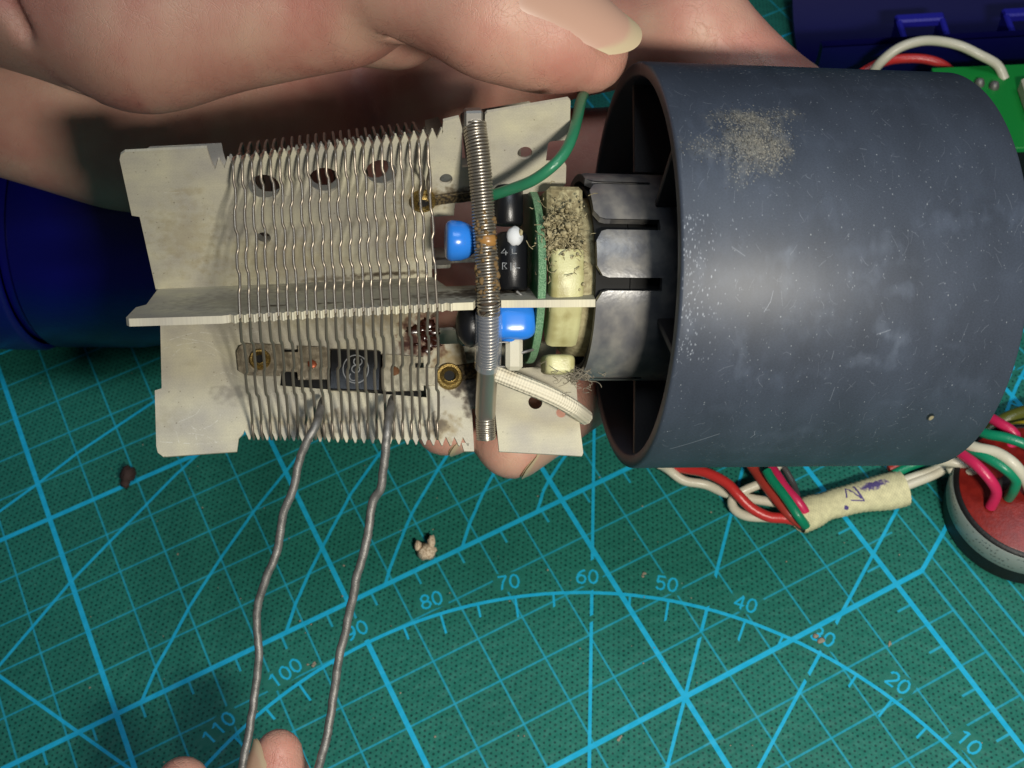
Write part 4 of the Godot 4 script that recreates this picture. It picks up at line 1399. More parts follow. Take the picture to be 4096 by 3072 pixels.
func build_hands() -> void:
	# the hand that holds the heater from behind: wrist at the left, thumb over the duct, fingers curled round below
	var wrist := V(-12.0, 6.6, -2.6)
	var bones := [
		[V(-23, 10.0, -1.5), wrist, 3.0, 2.3],
		[wrist, V(-3.2, 6.3, -8.2), 2.0, 1.5], [wrist, V(-3.8, 4.9, -8.6), 2.0, 1.4], [wrist, V(-4.6, 3.8, -8.4), 1.9, 1.2], [V(-12, 7.4, -5.0), V(-5.5, 3.8, -8.0), 1.7, 1.1],
		[V(-12, 7.1, -4.6), V(-8.2, 5.3, -6.4), 1.5, 1.45],
		# thenar mass and thumb
		[V(-10.6, 7.6, -1.6), V(-6.2, 6.55, -0.9), 1.5, 1.85], [V(-6.2, 6.55, -0.9), V(-3.0, 6.75, -0.6), 1.85, 1.5], [V(-3.4, 7.4, -0.9), V(-1.6, 6.75, 0.2), 1.4, 1.15],
		[V(-2.6, 7.2, 0.0), V(-0.25, 5.78, 0.95), 1.15, 1.0], [V(-0.25, 5.78, 0.95), V(0.55, 5.5, 0.75), 0.98, 0.88], [V(0.55, 5.5, 0.75), V(1.22, 5.24, 0.45), 0.86, 0.62],
		# web between thumb and index
		[V(-3.6, 7.0, -2.2), V(-2.2, 7.0, -3.2), 1.2, 1.1],
		# index finger behind the duct's upper edge
		[V(-3.2, 6.3, -8.2), V(-1.2, 6.7, -6.2), 1.3, 1.15], [V(-1.2, 6.7, -6.2), V(3.3, 6.75, -3.1), 1.15, 0.95], [V(3.3, 6.75, -3.1), V(5.35, 5.05, -3.3), 0.95, 0.82], [V(5.35, 5.05, -3.3), V(6.3, 3.6, -3.6), 0.8, 0.62],
		# middle finger
		[V(-3.8, 4.9, -8.6), V(-2.0, 4.9, -7.6), 1.25, 1.1], [V(-2.0, 4.9, -7.6), V(2.7, 4.55, -5.2), 1.1, 1.05], [V(2.7, 4.55, -5.2), V(2.05, 0.4, -3.9), 0.95, 0.8], [V(2.05, 0.4, -3.9), V(0.0, -1.05, -1.95), 0.78, 0.63],
		# ring finger
		[V(-4.6, 3.8, -8.4), V(-3.0, 3.4, -7.8), 1.1, 1.0], [V(-3.0, 3.4, -7.8), V(1.3, 2.5, -5.7), 0.98, 0.88], [V(1.3, 2.5, -5.7), V(0.85, 0.2, -4.0), 0.86, 0.74], [V(0.85, 0.2, -4.0), V(-1.2, -0.72, -2.2), 0.72, 0.57],
		# little finger, hidden behind
		[V(-5.0, 3.2, -7.6), V(-1.4, 1.6, -6.0), 0.9, 0.75], [V(-1.4, 1.6, -6.0), V(-2.0, 0.5, -4.4), 0.72, 0.6],
	]
	var creases := [
		[V(-8.3, 6.7, 0.5), V(-7.8, 5.8, 0.0), 0.22, 0.26], [V(-8.3, 6.6, -0.4), V(-7.7, 5.8, -0.8), 0.22, 0.3], [V(-8.25, 6.5, -1.2), V(-7.5, 5.4, -1.6), 0.22, 0.3], [V(-7.8, 5.85, -0.4), V(-7.2, 5.1, -1.0), 0.2, 0.28], [V(-7.7, 5.7, -1.3), V(-6.9, 4.9, -1.8), 0.2, 0.28], [V(-9.6, 6.9, 0.4), V(-9.2, 5.2, -1.2), 0.2, 0.1],
		[V(-8.0, 6.9, 0.5), V(-6.8, 5.5, 0.3), 0.14, 0.07], [V(-7.2, 7.0, 0.8), V(-6.0, 5.7, 0.6), 0.14, 0.06], [V(-9.9, 5.8, -0.6), V(-9.3, 4.2, -1.2), 0.14, 0.12],
		[V(-1.9, 6.3, 0.9), V(-1.2, 5.5, 0.6), 0.1, 0.10], [V(-2.4, 6.0, 0.5), V(-1.4, 5.25, 0.1), 0.13, 0.12],
		[V(4.0, 6.3, -2.2), V(4.6, 5.3, -2.4), 0.12, 0.06], [V(3.6, 6.1, -2.1), V(4.2, 5.2, -2.3), 0.1, 0.04],
	]
	var hand := thing("person", "bare left hand gripping the heater, thumb resting on the duct's rim", "person", HELD)
	part("hand_skin", body(bones, creases, 0.115, 0.15), M.skin, hand)
	var pink := Color(0.52, 0.315, 0.23)
	var edge := Color(0.54, 0.43, 0.27)
	var ax := V(1.28, 5.22, 0.45) - V(-0.1, 5.8, 0.95)
	part("thumbnail", nail(bones.slice(8, 12), 0.15, ax, V(0.24, 0.42, 0.87), V(0.90, 5.36, 0.56), 1.5, 0.84, 0.80, pink, edge), M.nail, hand)
	var ax2 := V(0.0, -1.05, -1.95) - V(1.95, 0.15, -3.9)
	part("fingernail", nail([[V(2.7, 4.55, -5.2), V(2.05, 0.4, -3.9), 0.95, 0.8], [V(2.05, 0.4, -3.9), V(0.0, -1.05, -1.95), 0.78, 0.63]], 0.15, ax2, V(0.55, -0.75, 0.42), V(0.12, -0.98, -2.08), 0.8, 0.52, 0.85, pink, edge), M.nail, hand)
	var ax3 := V(-1.2, -0.72, -2.2) - V(0.8, 0.1, -4.0)
	part("fingernail", nail([[V(1.3, 2.5, -5.7), V(0.85, 0.2, -4.0), 0.86, 0.74], [V(0.85, 0.2, -4.0), V(-1.2, -0.72, -2.2), 0.72, 0.57]], 0.15, ax3, V(0.5, -0.75, 0.42), V(-1.08, -0.67, -2.3), 0.75, 0.46, 0.85, pink, edge), M.nail, hand)

	# the other hand: two fingertips at the bottom edge hold the solder wire
	var b2 := [
		[V(-6.0, -13.0, -2.0), V(-4.6, -10.5, -0.8), 2.6, 2.2], [V(-4.6, -10.5, -0.8), V(-4.1, -8.4, 0.1), 1.0, 0.86], [V(-4.1, -8.4, 0.1), V(-3.72, -6.5, 0.55), 0.78, 0.58], [V(-3.72, -6.5, 0.55), V(-3.66, -5.78, 0.62), 0.56, 0.36],
		[V(-5.4, -10.8, -0.8), V(-5.6, -8.3, 0.3), 0.95, 0.85], [V(-5.6, -8.3, 0.3), V(-5.12, -6.22, 0.8), 0.8, 0.42],
	]
	var other := thing("person", "two bare fingertips at the bottom edge pinching the grey wire", "person", HELD)
	part("hand_skin", body(b2, [], 0.08, 0.12), M.skin, other)
	part("fingernail", nail(b2.slice(2, 4), 0.12, V(0.2, 2.3, 0.4), V(-0.75, 0.1, 0.7), V(-3.7, -6.05, 0.6), 1.0, 0.6, 0.8, Color(0.50, 0.33, 0.23), Color(0.52, 0.40, 0.27)), M.nail, other)
	part("fingernail", nail(b2.slice(4, 6), 0.12, V(0.4, 1.8, 0.4), V(0.05, 0.2, 0.95), V(-5.15, -6.4, 0.78), 1.0, 0.6, 0.8, Color(0.40, 0.26, 0.18), Color(0.45, 0.34, 0.21)), M.nail, other)


func hp(px: float, py: float, z: float) -> Vector3:      # a place in the hands' frame
	var f := (REACH - z) / 2736.2
	return V((px - 1106.0) * f, (829.5 - py) * f, z)


func build_background() -> void:
	# dark blue handle shell at the left, lying on the mat
	var t := thing("blue_housing", "dark blue rounded plastic housing with a seam, lying left of the heater", "plastic housing", Transform3D(Basis(Vector3.UP, -0.06), V(-10.4, 0, -2.75)))
	var mb := MB.new()
	mb.lathe([Vector2(-9, 0.01), Vector2(-9, 2.7), Vector2(-0.12, 2.72), Vector2(-0.04, 2.68), Vector2(0.0, 2.58)], 96, 0, TAU, V(0, 2.72, 0))
	part("barrel", mb, M.blue_body, t)
	var mb2 := MB.new()
	mb2.lathe([Vector2(0.0, 2.5), Vector2(0.2, 2.5), Vector2(0.24, 2.6), Vector2(0.3, 2.64), Vector2(2.2, 2.62), Vector2(3.6, 2.4), Vector2(4.6, 2.0), Vector2(4.9, 1.6), Vector2(4.9, 1.4), Vector2(4.5, 1.4)], 96, 0, TAU, V(0, 2.72, 0))
	part("nose", mb2, M.blue_body, t)

	# the opened blue half shell at the upper right with its clips
	var s := thing("blue_half_shell", "open dark blue half shell with clips, behind the duct at top right", "plastic housing", Transform3D(Basis(Vector3.UP, 0.02), V(11.2, 0, -10.6)))
	var sh := MB.new()
	sh.lathe([Vector2(-3.4, 2.3), Vector2(6.5, 2.3), Vector2(6.5, 2.05), Vector2(-3.4, 2.05), Vector2(-3.4, 2.3)], 48, -PI * 0.98, 0.02, V(0, 2.32, 0), Basis.IDENTITY)
	part("shell", sh, M.blue_shell, s)
	var wall := MB.new()
	wall.box(V(-3.2, 0.02, 1.9), V(6.5, 0.75, 2.1), 0.04)
	part("side_wall", wall, M.blue_shell, s)
	for q in [[-3.15, -2.62, 1.2], [-2.35, -1.45, 1.35], [-1.35, -0.85, 0.95], [0.55, 1.35, 1.3], [1.85, 2.6, 1.2]]:
		var c := MB.new()
		c.box(V(q[0], 0.3, 1.75), V(q[1], q[2], 1.95), 0.04)
		part("clip", c, M.blue_clip, s)
	for q in [-1.15, 1.6]:
		var c := MB.new()
		c.box(V(q, 0.6, 0.55), V(q + 0.16, 1.75, 1.6), 0.04)
		c.box(V(q + 1.1, 0.6, 0.55), V(q + 1.26, 1.75, 1.6), 0.04)
		c.box(V(q, 1.5, 0.45), V(q + 1.26, 1.76, 0.75), 0.05)
		part("bracket", c, M.blue_clip, s)
	var big := thing("blue_cover", "deep blue smooth cover lying farthest back at the top right corner", "plastic housing", Transform3D(Basis(Vector3.UP, 0.1), V(13.5, 0, -14.6)))
	var bc := MB.new()
	bc.lathe([Vector2(-4.2, 0.01), Vector2(-4.1, 1.6), Vector2(-3.6, 2.1), Vector2(6, 2.4), Vector2(6, 0.01)], 64, 0, PI, V(0, 0.1, 0), Basis(V(1, 0, 0), V(0, 1, 0), V(0, 0, 1)))
	part("dome", bc, M.blue_shell, big, Transform3D(Basis(Vector3.RIGHT, -PI / 2), Vector3.ZERO))

	# green board with soldered joints and a pale connector
	var p := thing("green_board", "bright green soldered circuit board behind the duct's upper right end", "circuit board", Transform3D(Basis(Vector3.UP, 0.0), V(11.5, 2.5, -6.2)))
	var pb := MB.new()
	pb.box(V(-1.2, -0.16, -1.0), V(2.6, 0.0, 1.8), 0.02)
	part("board", pb, M.pcb, p)
	for q in [V(-0.2, 0.0, -0.36), V(0.12, 0.0, -0.24)]:
		var j := MB.new()
		j.blob(q, V(0.13, 0.16, 0.13), 4, 0.2)
		part("solder_joint", j, M.solder, p)
	var cn := MB.new()
	cn.box(V(0.62, 0.0, -0.1), V(1.3, 0.4, 1.05), 0.05)
	part("connector", cn, M.beige_pale, p)
	var sock := MB.new()
	sock.box(V(-1.0, -0.5, -1.1), V(-0.1, -0.17, -0.85), 0.05)
	part("component", sock, M.rubber, p)
	var leg := MB.new()
	leg.box(V(-0.9, -2.5, -0.2), V(2.2, -0.17, 1.2), 0.1)
	part("component_block", leg, M.rubber, p)
	wire("wire", [V(8.69, 2.0, -7.09), V(8.87, 2.4, -7.16), V(9.03, 2.8, -7.14), V(9.40, 3.1, -7.25), V(9.90, 3.2, -7.35), V(10.40, 3.1, -7.44), V(10.90, 3.0, -7.36), V(11.32, 2.9, -7.14), V(11.76, 2.7, -6.98), V(11.95, 2.45, -6.75)], 0.115, M.wire_white, "white wire arching above the green board at the top right")
	wire("wire", [V(8.42, 2.0, -7.28), V(8.74, 2.1, -7.55), V(9.21, 2.2, -7.77), V(9.69, 2.2, -7.9), V(10.29, 2.2, -7.86), V(10.73, 2.15, -7.68), V(10.99, 2.1, -7.3)], 0.115, M.wire_red, "red wire under the white arch beside the green board")

	# the loom below the duct
	var g := "wires of the loom below the duct"
	wire("wire", [V(3.16, 0.9, 2.8), V(3.35, 0.6, 2.75), V(3.67, 0.4, 2.91), V(4.14, 0.3, 2.97), V(4.54, 0.3, 3.19), V(5.05, 0.35, 3.37), V(5.59, 0.4, 3.52), V(5.91, 0.45, 3.68)], 0.1, M.wire_white, "white wire leaving the duct beside the bright red wire, leftmost of the loom", g)
	wire("wire", [V(5.78, 0.5, 2.47), V(5.64, 0.5, 2.7), V(5.39, 0.5, 3.02), V(4.92, 0.45, 3.22), V(4.67, 0.35, 3.34), V(4.67, 0.3, 3.56), V(4.91, 0.3, 3.75), V(5.35, 0.35, 3.83), V(5.86, 0.4, 3.91)], 0.1, M.wire_white, "white wire looping back under the red wires into the sleeve", g)
	wire("wire", [V(3.40, 0.5, 2.58), V(3.71, 0.6, 2.74), V(4.11, 0.75, 2.94), V(4.50, 0.8, 3.23), V(4.72, 0.75, 3.49), V(4.99, 0.6, 3.73), V(5.33, 0.5, 3.89), V(5.68, 0.45, 3.91), V(5.95, 0.4, 3.97)], 0.11, M.wire_red, "bright red wire curving over the white loop into the sleeve", g)
	wire("wire", [V(5.04, 0.6, 2.59), V(5.16, 0.6, 2.83), V(5.32, 0.65, 3.21), V(5.55, 0.65, 3.62), V(5.76, 0.6, 3.92), V(6.0, 0.45, 4.06)], 0.11, M.wire_dull_red, "dull red wire running straight beside the green wire to the sleeve", g)
	wire("wire", [V(5.35, 0.9, 3.03), V(5.43, 0.9, 3.24), V(5.65, 0.9, 3.65), V(5.89, 0.8, 4.07), V(6.06, 0.5, 4.11)], 0.1, M.wire_green, "green wire between the pink and dull red wires at the sleeve", g)
	wire("wire", [V(5.49, 0.75, 2.86), V(5.59, 0.8, 3.14), V(5.70, 0.8, 3.39), V(5.94, 0.75, 3.73), V(6.15, 0.5, 3.95)], 0.105, M.wire_pink, "pink wire entering the left mouth of the braided sleeve", g)
	wire("wire", [V(5.71, 0.4, 2.49), V(5.83, 0.4, 2.71), V(5.98, 0.3, 3.03), V(6.03, 0.35, 3.38), V(6.17, 0.4, 3.66)], 0.07, M.wire_grey, "thin dark grey wire right of the pink wire", g)
	wire("wire", [V(8.09, 0.45, 3.14), V(8.45, 0.5, 3.04), V(8.80, 0.55, 2.95), V(9.12, 0.6, 2.87), V(9.41, 0.8, 2.92), V(9.52, 1.0, 2.98)], 0.1, M.wire_white, "upper white wire of the pair leaving the sleeve's right end", g)
	wire("wire", [V(8.06, 0.45, 3.3), V(8.42, 0.5, 3.18), V(8.78, 0.55, 3.06), V(9.07, 0.6, 2.94), V(9.25, 0.7, 2.96), V(9.41, 0.7, 3.04)], 0.1, M.wire_white, "lower white wire of the pair leaving the sleeve's right end", g)
	wire("cable_tie", [V(8.60, 1.0, 2.93), V(8.91, 1.1, 3.03), V(9.15, 1.15, 3.11), V(9.36, 1.1, 3.14), V(9.29, 0.9, 3.08)], 0.1, M.wire_white, "white tie strand knotted round the wires by the duct's lower edge", g)
	wire("cable_tie", [V(9.07, 1.0, 3.11), V(9.13, 0.9, 3.19), V(9.27, 0.9, 3.26), V(9.39, 1.1, 3.32), V(9.53, 1.2, 3.31)], 0.085, M.wire_white, "small white loop of the tie just left of the pink wire", g)
	wire("wire", [V(8.97, 1.8, 3.14), V(9.06, 1.9, 3.38), V(9.24, 2.0, 3.68), V(9.47, 1.9, 3.96), V(9.64, 1.6, 4.09), V(9.61, 1.2, 4.18)], 0.11, M.wire_pink, "pink wire bending down onto the red disc", g)
	wire("wire", [V(9.11, 1.9, 3.12), V(9.24, 2.0, 3.33), V(9.46, 2.1, 3.59), V(9.73, 2.1, 3.84), V(9.96, 1.9, 3.97), V(9.99, 1.6, 4.03), V(10.01, 1.2, 3.98)], 0.105, M.wire_green, "green wire bending down onto the red disc", g)
	wire("wire", [V(9.17, 2.0, 3.21), V(9.31, 2.1, 3.36), V(9.61, 2.2, 3.53), V(9.88, 2.2, 3.79), V(10.13, 1.9, 3.94), V(10.44, 1.3, 3.98)], 0.115, M.wire_white, "thick white wire curving above the red disc", g)
	wire("wire", [V(10.07, 1.2, 2.09), V(10.21, 1.3, 2.31), V(10.38, 1.3, 2.48), V(10.46, 1.2, 2.61), V(10.30, 1.0, 2.72)], 0.11, M.wire_pink, "short pink wire crossing under the green wire by the duct's end", g)
	wire("wire", [V(9.65, 1.6, 2.67), V(9.76, 1.7, 2.8), V(10.01, 1.8, 2.94), V(10.35, 1.8, 3.1), V(10.67, 1.6, 3.19)], 0.105, M.wire_green, "green wire leaving the frame to the right over the pink wire", g)
	wire("wire", [V(9.9, 0.7, 2.3), V(10.36, 0.8, 2.18), V(10.63, 0.8, 2.09), V(10.92, 0.8, 2.03), V(11.18, 0.8, 2.0)], 0.12, M.wire_yellow, "yellow wire under the pink wire at the right edge", g)
	wire("wire", [V(10.2, 0.4, 1.9), V(10.46, 0.5, 1.78), V(10.70, 0.6, 1.7), V(11.09, 0.6, 1.56), V(11.42, 0.6, 1.49)], 0.16, M.wire_olive, "thick olive cable behind the yellow wire at the right edge", g)
	wire("wire", [V(8.0, 0.4, 2.8), V(8.27, 0.45, 2.67), V(8.52, 0.5, 2.6), V(8.9, 0.5, 2.5)], 0.1, M.wire_dull_red, "short dull red wire showing between sleeve and duct", g)
	wire("wire", [V(8.05, 0.45, 2.93), V(8.42, 0.5, 2.77), V(8.77, 0.6, 2.69), V(9.1, 0.7, 2.6)], 0.1, M.wire_green, "short green wire showing between sleeve and duct", g)
	wire("wire", [V(9.3, 0.5, 3.2), V(9.6, 0.7, 3.45), V(9.9, 1.1, 3.65), V(10.1, 1.3, 3.6)], 0.13, M.wire_grey, "dark grey wire tucked behind the pink and green wires", g)

	var sm: StandardMaterial3D = M.fabric.duplicate()
	sm.albedo_color = Color.WHITE
	sm.albedo_texture = sleeve_picture()
	sm.uv1_scale = Vector3(1.0 / 2.6, 1, 1)
	sm.uv1_offset = Vector3(0, 0.26, 0)
	sm.normal_texture = null
	sm.normal_enabled = false
	sm.heightmap_enabled = false
	var sl := MB.new()
	var sp := smooth_path([V(5.90, 0.42, 3.94), V(6.26, 0.40, 3.74), V(6.71, 0.36, 3.56), V(7.32, 0.38, 3.41), V(7.86, 0.38, 3.31), V(8.22, 0.38, 3.23)], 0.04)
	var rr := []
	for k in sp.size():
		var f := float(k) / (sp.size() - 1)
		rr.append(lerpf(0.32, 0.37, f) + 0.03 * sin(f * 9.0) - 0.05 * exp(-pow((f - 0.3) / 0.09, 2.0)))
	sl.tube(sp, rr, 40, false, 0.82, Vector3.UP)
	# ribs of the braid
	for k in sl.p.size():
		var uv := sl.t[k]
		var rib := sin(uv.x * 30.0 + TAU * 9.0 * uv.y) * sin(uv.x * 30.0 - TAU * 9.0 * uv.y)
		sl.p[k] += sl.n[k] * 0.022 * rib
	var slv := solo("braided_sleeve", sl, sm, "cream braided sleeve with purple pen marks gathering the wires", "sleeve")
	var lining := MB.new()
	var r2 := []
	for k in sp.size():
		r2.append(rr[k] - 0.05)
	lining.tube(sp, r2, 24, true, 0.82, Vector3.UP)
	part("lining", lining, M.wire_grey, slv)

	# round switch motor: black drum, silver label, red face
	var d := thing("motor", "round black motor with silver label and red end face, lower right", "motor", Transform3D(Basis(Vector3.UP, 0.0), V(10.6, 0.0, 3.78)))
	var dr := MB.new()
	var upb := Basis(V(0, 1, 0), V(0, 0, 1), V(1, 0, 0))
	dr.lathe([Vector2(0.02, 0.01), Vector2(0.02, 1.52), Vector2(0.06, 1.58), Vector2(0.5, 1.6), Vector2(1.08, 1.6), Vector2(1.14, 1.55), Vector2(1.15, 1.50), Vector2(1.12, 1.48), Vector2(1.12, 0.01)], 80, 0, TAU, Vector3.ZERO, upb)
	part("drum", dr, M.rubber, d)
	var lb := MB.new()
	lb.lathe([Vector2(0.50, 1.6), Vector2(0.51, 1.606), Vector2(1.08, 1.606), Vector2(1.09, 1.595)], 80, 0, TAU, Vector3.ZERO, upb)
	for k in lb.t.size():
		lb.t[k] = Vector2(lb.t[k].y, (1.09 - lb.t[k].x) / 0.59)
	part("label", lb, label_paint(), d)
	var fc := MB.new()
	fc.lathe([Vector2(1.12, 1.485), Vector2(1.135, 1.47), Vector2(1.135, 0.01)], 80, 0, TAU, Vector3.ZERO, upb)
	part("face", fc, M.red_face, d)


func label_paint() -> StandardMaterial3D:
	var g := Pic.new(1536, 128, Color(0.62, 0.65, 0.63))
	var rng := RandomNumberGenerator.new()
	rng.seed = 51
	var ink := Color(0.28, 0.30, 0.30)
	for row in 4:            # worn small print, no longer legible
		var x := 20.0
		while x < 1500:
			var n := rng.randi_range(2, 6)
			for k in n:
				var h := 8.0 + 4.0 * float(row == 1)
				var y := 22.0 + row * 27.0
				if rng.randf() < 0.8:
					g.line(Vector2(x, y + rng.randf_range(-h, 0)), Vector2(x + rng.randf_range(0, 8), y + h * 0.5), 3.4, ink, rng.randf_range(0.3, 0.9))
					g.line(Vector2(x, y), Vector2(x + rng.randf_range(4, 9), y + rng.randf_range(-6, 6)), 3.0, ink, rng.randf_range(0.2, 0.8))
				x += 13
			x += rng.randf_range(10, 60)
	var m := paint(Color.WHITE, 0.42, 0.35)
	m.albedo_texture = g.texture()
	return m


func build_mat() -> void:
	var table := MB.new()
	table.box(V(-70, -4.4, -60), V(70, -0.41, 50), 0.2)
	var tb := part("table", table, mottle(paint(Color.WHITE, 0.6), [[0.3, Color(0.30, 0.24, 0.18)], [0.7, Color(0.38, 0.31, 0.23)]], 0.01, 99), self)
	tb.set_meta("kind", "structure")
	tb.set_meta("label", "brown table top under the cutting mat")
	# the mat: local x along its u axis, z along minus v
	var fr := Transform3D(Basis(MAT_U, Vector3.UP, -MAT_V), MAT_O)
	var o := thing("cutting_mat", "dark teal cutting mat printed with blue grid and protractor", "cutting mat", fr)
	var slab := MB.new()
	slab.box(V(-30, -0.4, -36), V(30, -0.004, 22), 0.08)
	part("mat_core", slab, paint(Color(0.10, 0.30, 0.27), 0.6), o)
	var top := MB.new()
	var n := 60
	for j in n + 1:
		for i in n + 1:
			var u := lerpf(-29.9, 29.9, float(i) / n)
			var v := lerpf(-21.9, 35.9, float(j) / n)
			top.vert(V(u, 0, -v), Vector3.UP, Vector2((u + 13.0) / 20.0, (15.0 - v) / 20.0))
	for j in n:
		for i in n:
			var q := j * (n + 1) + i
			top.tri(q, q + n + 1, q + 1)
			top.tri(q + 1, q + n + 1, q + n + 2)
	var m := paint(Color.WHITE, 0.5, 0.0, 0.4)
	m.albedo_texture = mat_print()
	m.normal_enabled = true
	m.normal_texture = noise_map(0.12, 4.0, 77, 3, 512)
	m.normal_scale = 0.13
	m.uv1_triplanar = false
	part("printed_face", top, m, o)


func solder_tube(mb: MB, pts: Array, r: float) -> void:      # slightly lumpy and bent as hand-cut solder is
	var path := smooth_path(pts, 0.05)
	var f := fnoise(1.2, 17, 2)
	var rr := []
	for k in path.size():
		rr.append(r * (1.0 + 0.06 * f.get_noise_1d(k * 0.2)) * minf(1.0, 0.55 + k * 0.06))
		path[k] += V(f.get_noise_1d(k * 0.16 + 50.0), f.get_noise_1d(k * 0.16 + 90.0), 0) * 0.012
	mb.tube(path, rr, 16)


func build_small() -> void:
	# two lengths of grey solder wire held up to the winding
	var a := []
	for q in [[696, 862, 0.7], [691, 890, 1.1], [684, 915, 1.35], [668, 945, 1.4], [650, 985, 1.35], [632, 1060, 1.3], [612, 1110, 1.25], [600, 1180, 1.2], [585, 1225, 1.2], [561, 1290, 1.15], [554, 1350, 1.1], [560, 1410, 1.1], [553, 1480, 1.1], [545, 1540, 1.15], [530, 1620, 1.25], [512, 1720, 1.3], [480, 1900, 1.2]]:
		a.append(hp(q[0], q[1], q[2]))
	var mb := MB.new()
	solder_tube(mb, a, 0.064)
	solo("solder_wire", mb, M.solder, "grey solder wire reaching the winding, left one with the double bend", "wire", HELD, "grey wires held up to the winding")
	var b := []
	for q in [[847, 858, 0.65], [843, 885, 1.05], [838, 918, 1.3], [834, 960, 1.35], [829, 1010, 1.3], [822, 1055, 1.25], [805, 1085, 1.2], [793, 1160, 1.2], [775, 1230, 1.2], [762, 1290, 1.15], [749, 1350, 1.1], [733, 1420, 1.1], [724, 1480, 1.1], [712, 1560, 1.15], [696, 1630, 1.2], [672, 1720, 1.2], [640, 1900, 1.1]]:
		b.append(hp(q[0], q[1], q[2]))
	mb = MB.new()
	solder_tube(mb, b, 0.067)
	solo("solder_wire", mb, M.solder, "grey solder wire reaching the winding, right one and straighter", "wire", HELD, "grey wires held up to the winding")
	# lead wires of the heater
	mb = MB.new()
	mb.tube(smooth_path([hp(1035, 428, 1.35), hp(1065, 421, 1.5), hp(1105, 408, 1.75), hp(1150, 390, 2.0), hp(1190, 362, 2.15), hp(1218, 332, 2.1), hp(1236, 295, 1.9), hp(1247, 255, 1.5), hp(1255, 218, 0.9), hp(1262, 200, 0.2)], 0.06), 0.083, 16)
	solo("wire", mb, M.wire_old_green, "dusty green wire curving from the upper sheet to the duct's mouth", "wire", HELD)
	mb = MB.new()
	var fp := smooth_path([hp(1040, 795, 0.9), hp(1080, 810, 0.95), hp(1125, 828, 0.95), hp(1170, 846, 0.9), hp(1210, 865, 0.75), hp(1240, 883, 0.5), hp(1262, 900, -0.2)], 0.05)
	mb.tube(fp, 0.135, 20)
	for k in mb.p.size():
		mb.p[k] += mb.n[k] * 0.007 * sin(mb.t[k].x * 60.0) * sin(mb.t[k].y * TAU * 9.0)
	solo("wire", mb, M.fabric, "white braided wire lying over the lower right mica tab", "wire", HELD)
	# crumbs on the mat
	var rng := RandomNumberGenerator.new()
	rng.seed = 13
	var chip := MB.new()
	chip.blob(V(0.02, 0.15, 0.02), V(0.2, 0.15, 0.18), 5, 0.45, 12, 16)
	chip.blob(V(0.13, 0.26, -0.17), V(0.085, 0.1, 0.14), 6, 0.4, 10, 12)
	chip.blob(V(-0.16, 0.2, -0.1), V(0.08, 0.1, 0.12), 8, 0.4, 10, 12)
	solo("plastic_chip", chip, grain(mottle(paint(Color.WHITE, 0.7), [[0.2, Color(0.55, 0.44, 0.33)], [0.5, Color(0.86, 0.79, 0.69)]], 0.03, 88), noise_map(0.2, 4.0, 4, 3), 2.0, 0.5), "beige two-horned chip lying on the mat's bold blue line", "debris", Transform3D(Basis.IDENTITY, V(-1.80, 0.0, 4.3)))
	var brown := MB.new()
	brown.blob(V(0, 0.14, 0), V(0.15, 0.17, 0.2), 12, 0.6, 10, 14)
	brown.blob(V(-0.03, 0.1, 0.2), V(0.1, 0.1, 0.12), 14, 0.6, 8, 10)
	solo("dark_crumb", brown, grain(paint(Color(0.22, 0.15, 0.13), 0.8), noise_map(0.2, 4.0, 5, 3), 2.0, 0.6), "dark brown crumb on the mat left of the heater", "debris", Transform3D(Basis.IDENTITY, V(-8.50, 0.0, 2.22)))
	for q in [[6.14, 6.39, 0.09, "grey dust tuft beside the printed number 30"], [2.71, 4.90, 0.045, "pale speck between the 60 and 50 marks"], [-3.99, 6.69, 0.06, "whitish speck beside the printed number 100"], [7.46, 6.50, 0.045, "tan crumb right of the printed number 30"], [2.07, 8.33, 0.05, "faint brown crumb near the bottom edge of the mat"]]:
		var c := MB.new()
		for k in 5:
			c.blob(V(rng.randfn(0, q[2] * 0.6), q[2] * 0.2, rng.randfn(0, q[2] * 0.6)), V(1, 0.5, 1) * q[2] * rng.randf_range(0.3, 0.7), k + int(q[0] * 9), 0.8, 6, 9)
		solo("crumb", c, M.lint, q[3], "debris", Transform3D(Basis.IDENTITY, V(q[0], 0.0, q[1])), "crumbs on the mat")
	var dust := MB.new()
	for k in 130:
		dust.blob(V(rng.randf_range(-9, 9), 0.008, rng.randf_range(-1, 9)), V(1, 0.5, 1) * rng.randf_range(0.008, 0.026), k, 0.7, 4, 6)
	var ds := solo("dust", dust, M.lint, "fine pale dust scattered over the mat", "dust")
	ds.set_meta("kind", "stuff")


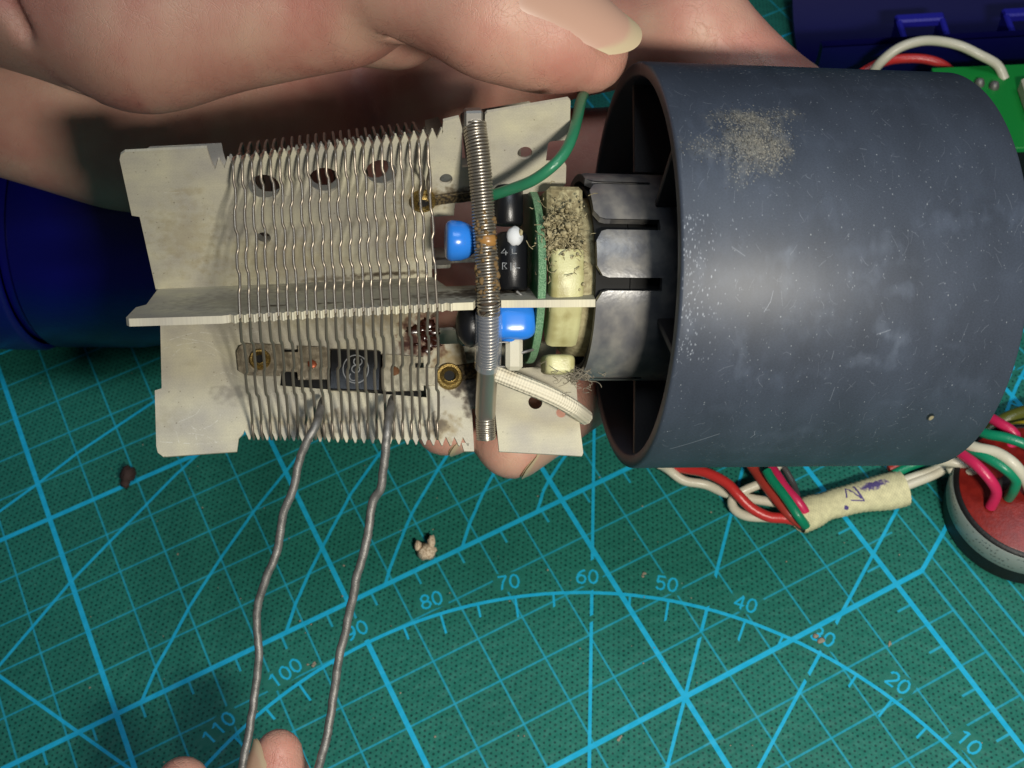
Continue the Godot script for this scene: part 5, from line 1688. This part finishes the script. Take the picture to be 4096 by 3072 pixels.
func _ready() -> void:
	var cam := Camera3D.new()
	cam.name = "camera"
	add_child(cam)
	cam.transform = Transform3D(Basis(CAM_RIGHT, CAM_UP, CAM_BACK).orthonormalized(), CAM_POS * CM)
	cam.fov = 33.73
	cam.near = 0.01
	cam.far = 10.0
	cam.current = true
	var optics := CameraAttributesPhysical.new()
	optics.frustum_focal_length = 24.0 / (2.0 * tan(deg_to_rad(33.73 / 2.0)))
	optics.frustum_near = 0.01
	optics.frustum_far = 10.0
	optics.frustum_focus_distance = 0.19
	optics.exposure_aperture = 52.0
	cam.attributes = optics
	var env := Environment.new()
	env.background_mode = Environment.BG_COLOR
	env.background_color = Color(0.50, 0.56, 0.66)
	env.background_energy_multiplier = 0.10
	env.tonemap_mode = Environment.TONE_MAPPER_LINEAR
	env.tonemap_exposure = 1.0
	env.sdfgi_enabled = true
	env.ssao_enabled = true
	env.ssil_enabled = true
	var we := WorldEnvironment.new()
	we.name = "environment"
	we.environment = env
	add_child(we)
	var eye := Basis(CAM_RIGHT, CAM_UP, CAM_BACK).orthonormalized()
	# the torch held beside the lens, right of it: two small bright lamps with a soft cone
	for k in 2:
		var l := SpotLight3D.new()
		l.name = "torch_light" if k == 0 else "torch_light_001"
		l.light_size = 0.011
		l.light_energy = 0.0445
		l.light_color = Color(1.0, 0.975, 0.925)
		l.spot_angle = 38.5
		l.spot_angle_attenuation = 1.0
		l.spot_range = 4.0
		l.spot_attenuation = 2.0
		l.shadow_enabled = true
		add_child(l)
		var at := (CAM_POS + CAM_RIGHT * (6.6 + 2.2 * k) - CAM_UP * 4.2 + CAM_BACK * 5.0) * CM
		var to := (CAM_POS - CAM_BACK * 22.0 + CAM_RIGHT * 4.8 - CAM_UP * 2.6) * CM
		l.transform = Transform3D(eye, at).looking_at(to, CAM_UP)
	# the room's ceiling lamp, far above and dim
	var c := AreaLight3D.new()
	c.name = "ceiling_light"
	c.area_size = Vector2(0.9, 0.5)
	c.light_energy = 0.9
	c.light_color = Color(0.90, 0.95, 1.0)
	c.shadow_enabled = true
	c.area_range = 8.0
	add_child(c)
	c.transform = Transform3D(Basis.IDENTITY, V(0.35, 1.7, 0.2)).looking_at(V(0, 0, 0), Vector3.FORWARD)

	HELD = Transform3D(eye, CAM_POS - CAM_BACK * REACH)
	HEATER = HELD * Transform3D(Basis(V(0.988724, 0.0552783, -0.139173), V(-0.0558215, 0.998441, 0), V(0.138956, 0.0077689, 0.990268)), V(-3.49128, 1.59206, 0))
	DUCT = HELD * Transform3D(Basis(V(0.990268, 0, -0.139173), V(0, 1, 0), V(0.139173, 0, 0.990268)), V(1.86551, 1.88424, 0))

	make_materials()
	build_mat()
	build_background()
	build_duct()
	build_heater()
	build_hands()
	build_small()
